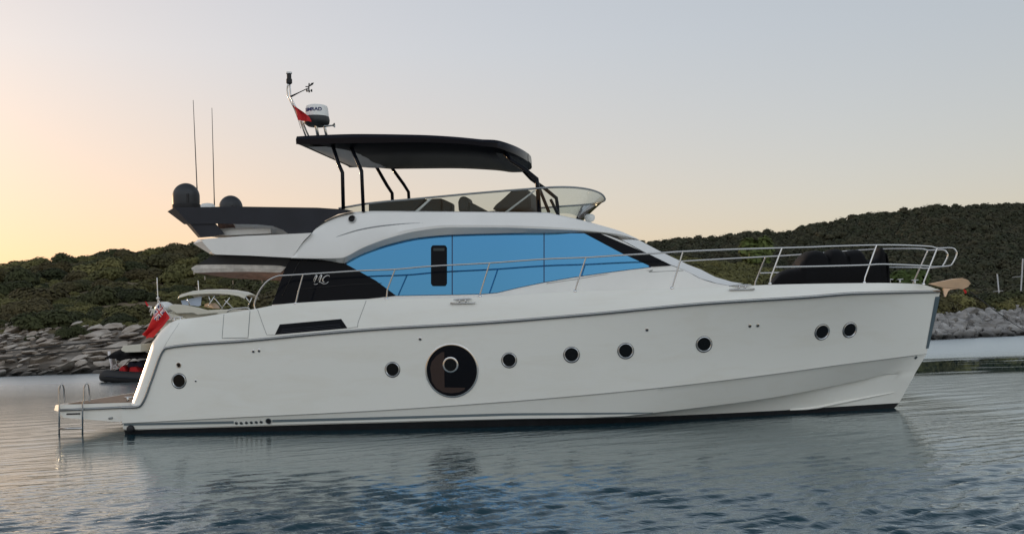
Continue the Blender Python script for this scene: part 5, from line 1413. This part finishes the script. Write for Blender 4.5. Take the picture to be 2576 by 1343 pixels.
for pts in ([(365, 1180), (372, 1130), (400, 1092), (440, 1092), (470, 1180)], [(500, 1180), (515, 1105), (600, 1098), (640, 1180)]): slabY(fd(pts), YD-.5, YD+.4, 'seat', M['red'], dg_, .03)
slabY(fd([(455, 1110), (470, 1035), (520, 1030), (560, 1060), (640, 1010), (660, 1110)]), YD-.3, YD+.3, 'console', M['navy'], dg_, .03)
b = MB(); rows = []
tc = sm(K('d3', (240, 960), (290, 890), (380, 876), (520, 882), (620, 905), (720, 935), (800, 950))); bc = sm(K('d3', (240, 975), (290, 965), (390, 968), (430, 1000), (520, 975), (720, 962), (800, 965)))
for u in np.linspace(287, 391, 24):
    a_, c2_ = fr(u, tc(u), YD), fr(u, bc(u), YD); rows.append([Vector((a_.x, YD+dy, (a_.z*(1-abs(dy)**2)+c2_.z*abs(dy)**2)))-dg_.location for dy in np.linspace(-1, 1, 9)])
b.grid(rows); cn = b.build('folded_canopy', M['cover'], dg_, smooth=180); cn.modifiers.new('thickness', 'SOLIDIFY').thickness = .06
for pts in ([(285, 1145), (380, 1080), (480, 1000), (540, 965)], [(300, 1130), (260, 970)], [(200, 1180), (300, 1130), (450, 1120)]): tubeW(fd(pts), .022, 'frame_tube', M['steel'], dg_)
tubeW(fd([(175, 900), (180, 960), (200, 1030), (215, 1100), (205, 1180)]), .06, 'painter_coil', M['fwhite'], dg_)
tubeW(fd([(215, 1110), (260, 1090), (300, 1110), (250, 1130), (205, 1140)]), .035, 'painter_coil', M['fwhite'], dg_)
# mooring ropes ashore
for pts, lb in (([(-150, 1018), (0, 1006), (350, 972), (700, 936), (1050, 905), (1420, 878)], 'upper of the two dark mooring ropes crossing the left rocks'), ([(-150, 1092), (0, 1080), (350, 1046), (700, 1012), (1050, 982), (1430, 948)], 'lower of the two dark mooring ropes crossing the left rocks')):
    b = MB(); b.tube(rsm(fm('d7', pts, YN+.8)), .032, 6); tag(b.build('mooring_rope', M['rope'], None, smooth=180), lb, 'rope', 'mooring ropes to the left shore')
# anchor line from the bow towards the right point
a_ = B0+bxv*at(2440, 733, 0)[0]+np.array([0, 0, at(2440, 733, 0)[2]]); e_ = far(2640, 850, 58)
b = MB(); b.tube([Vector(a_)*(1-t)+Vector(e_)*t-Vector((0, 0, .25*sin(pi*t))) for t in np.linspace(0, 1, 14)], .011, 6); tag(b.build('bow_line', M['rope'], None, smooth=180), 'thin dark line running from the yacht anchor to the rocks at right', 'rope')
# sailing boats in the next cove: their masts show over the point
def sailboat(u0, v0, u1, v1, Yq, spread, label):
    p, q = far(u0, v0, Yq), far(u1, v1, Yq); root = empty('sailing_boat', (p[0], Yq, 0)); tag(root, label, 'sailing boat', None)
    b = MB(); b.tube([(q[0]-p[0]-.02, 0, .6), (0, 0, p[2]) if v0 > v1 else (0, 0, q[2])], .075, 8); b.v = b.v
    b = MB(); b.tube([(0, 0, .6), (0, 0, p[2]-.3), (q[0]-p[0], 0, q[2])], .065, 8); ms = b.build('mast', M['mast'], root, smooth=180)
    for v in spread:
        z_ = far(u0, v, Yq)[2]; b = MB(); b.tube([(-.55, 0, z_), (.35, 0, z_+.05)], .028, 6); b.build('spreader', M['mast'], ms, smooth=180)
    b = MB(); rings = []
    for i in range(16):
        t = i/15.; w = 1.5*sin(pi*(.12+.86*(1-t)))**.6 if t > .02 else 1.0; x = -4.5+9*t
        rings.append([(x, -w*.6, -.3), (x, -w, .85+.2*t), (x, w, .85+.2*t), (x, w*.6, -.3)])
    b.grid(rings, close=True); b.f += [(3, 2, 1, 0), (60, 61, 62, 63)]; b.m += [0, 0]; b.build('hull', M['white'], root, smooth=40)
u_, v_ = K('d8', (921, 884))[0]; u2_, v2_ = K('d8', (904, 712))[0]
sailboat(u_, v_, u2_, v2_, 96, [K('d8', (915, 850))[0][1]], 'sailing boat hidden behind the point with its white mast showing right of the anchor')
u_, v_ = K('d8', (1085, 920))[0]; u2_, v2_ = K('d8', (1108, 590))[0]
sailboat(u_, v_, u2_, v2_, 92, [K('d8', (1100, 735))[0][1], K('d8', (1100, 875))[0][1]], 'sailing boat behind the point at the right edge with two spreaders on its thin mast')
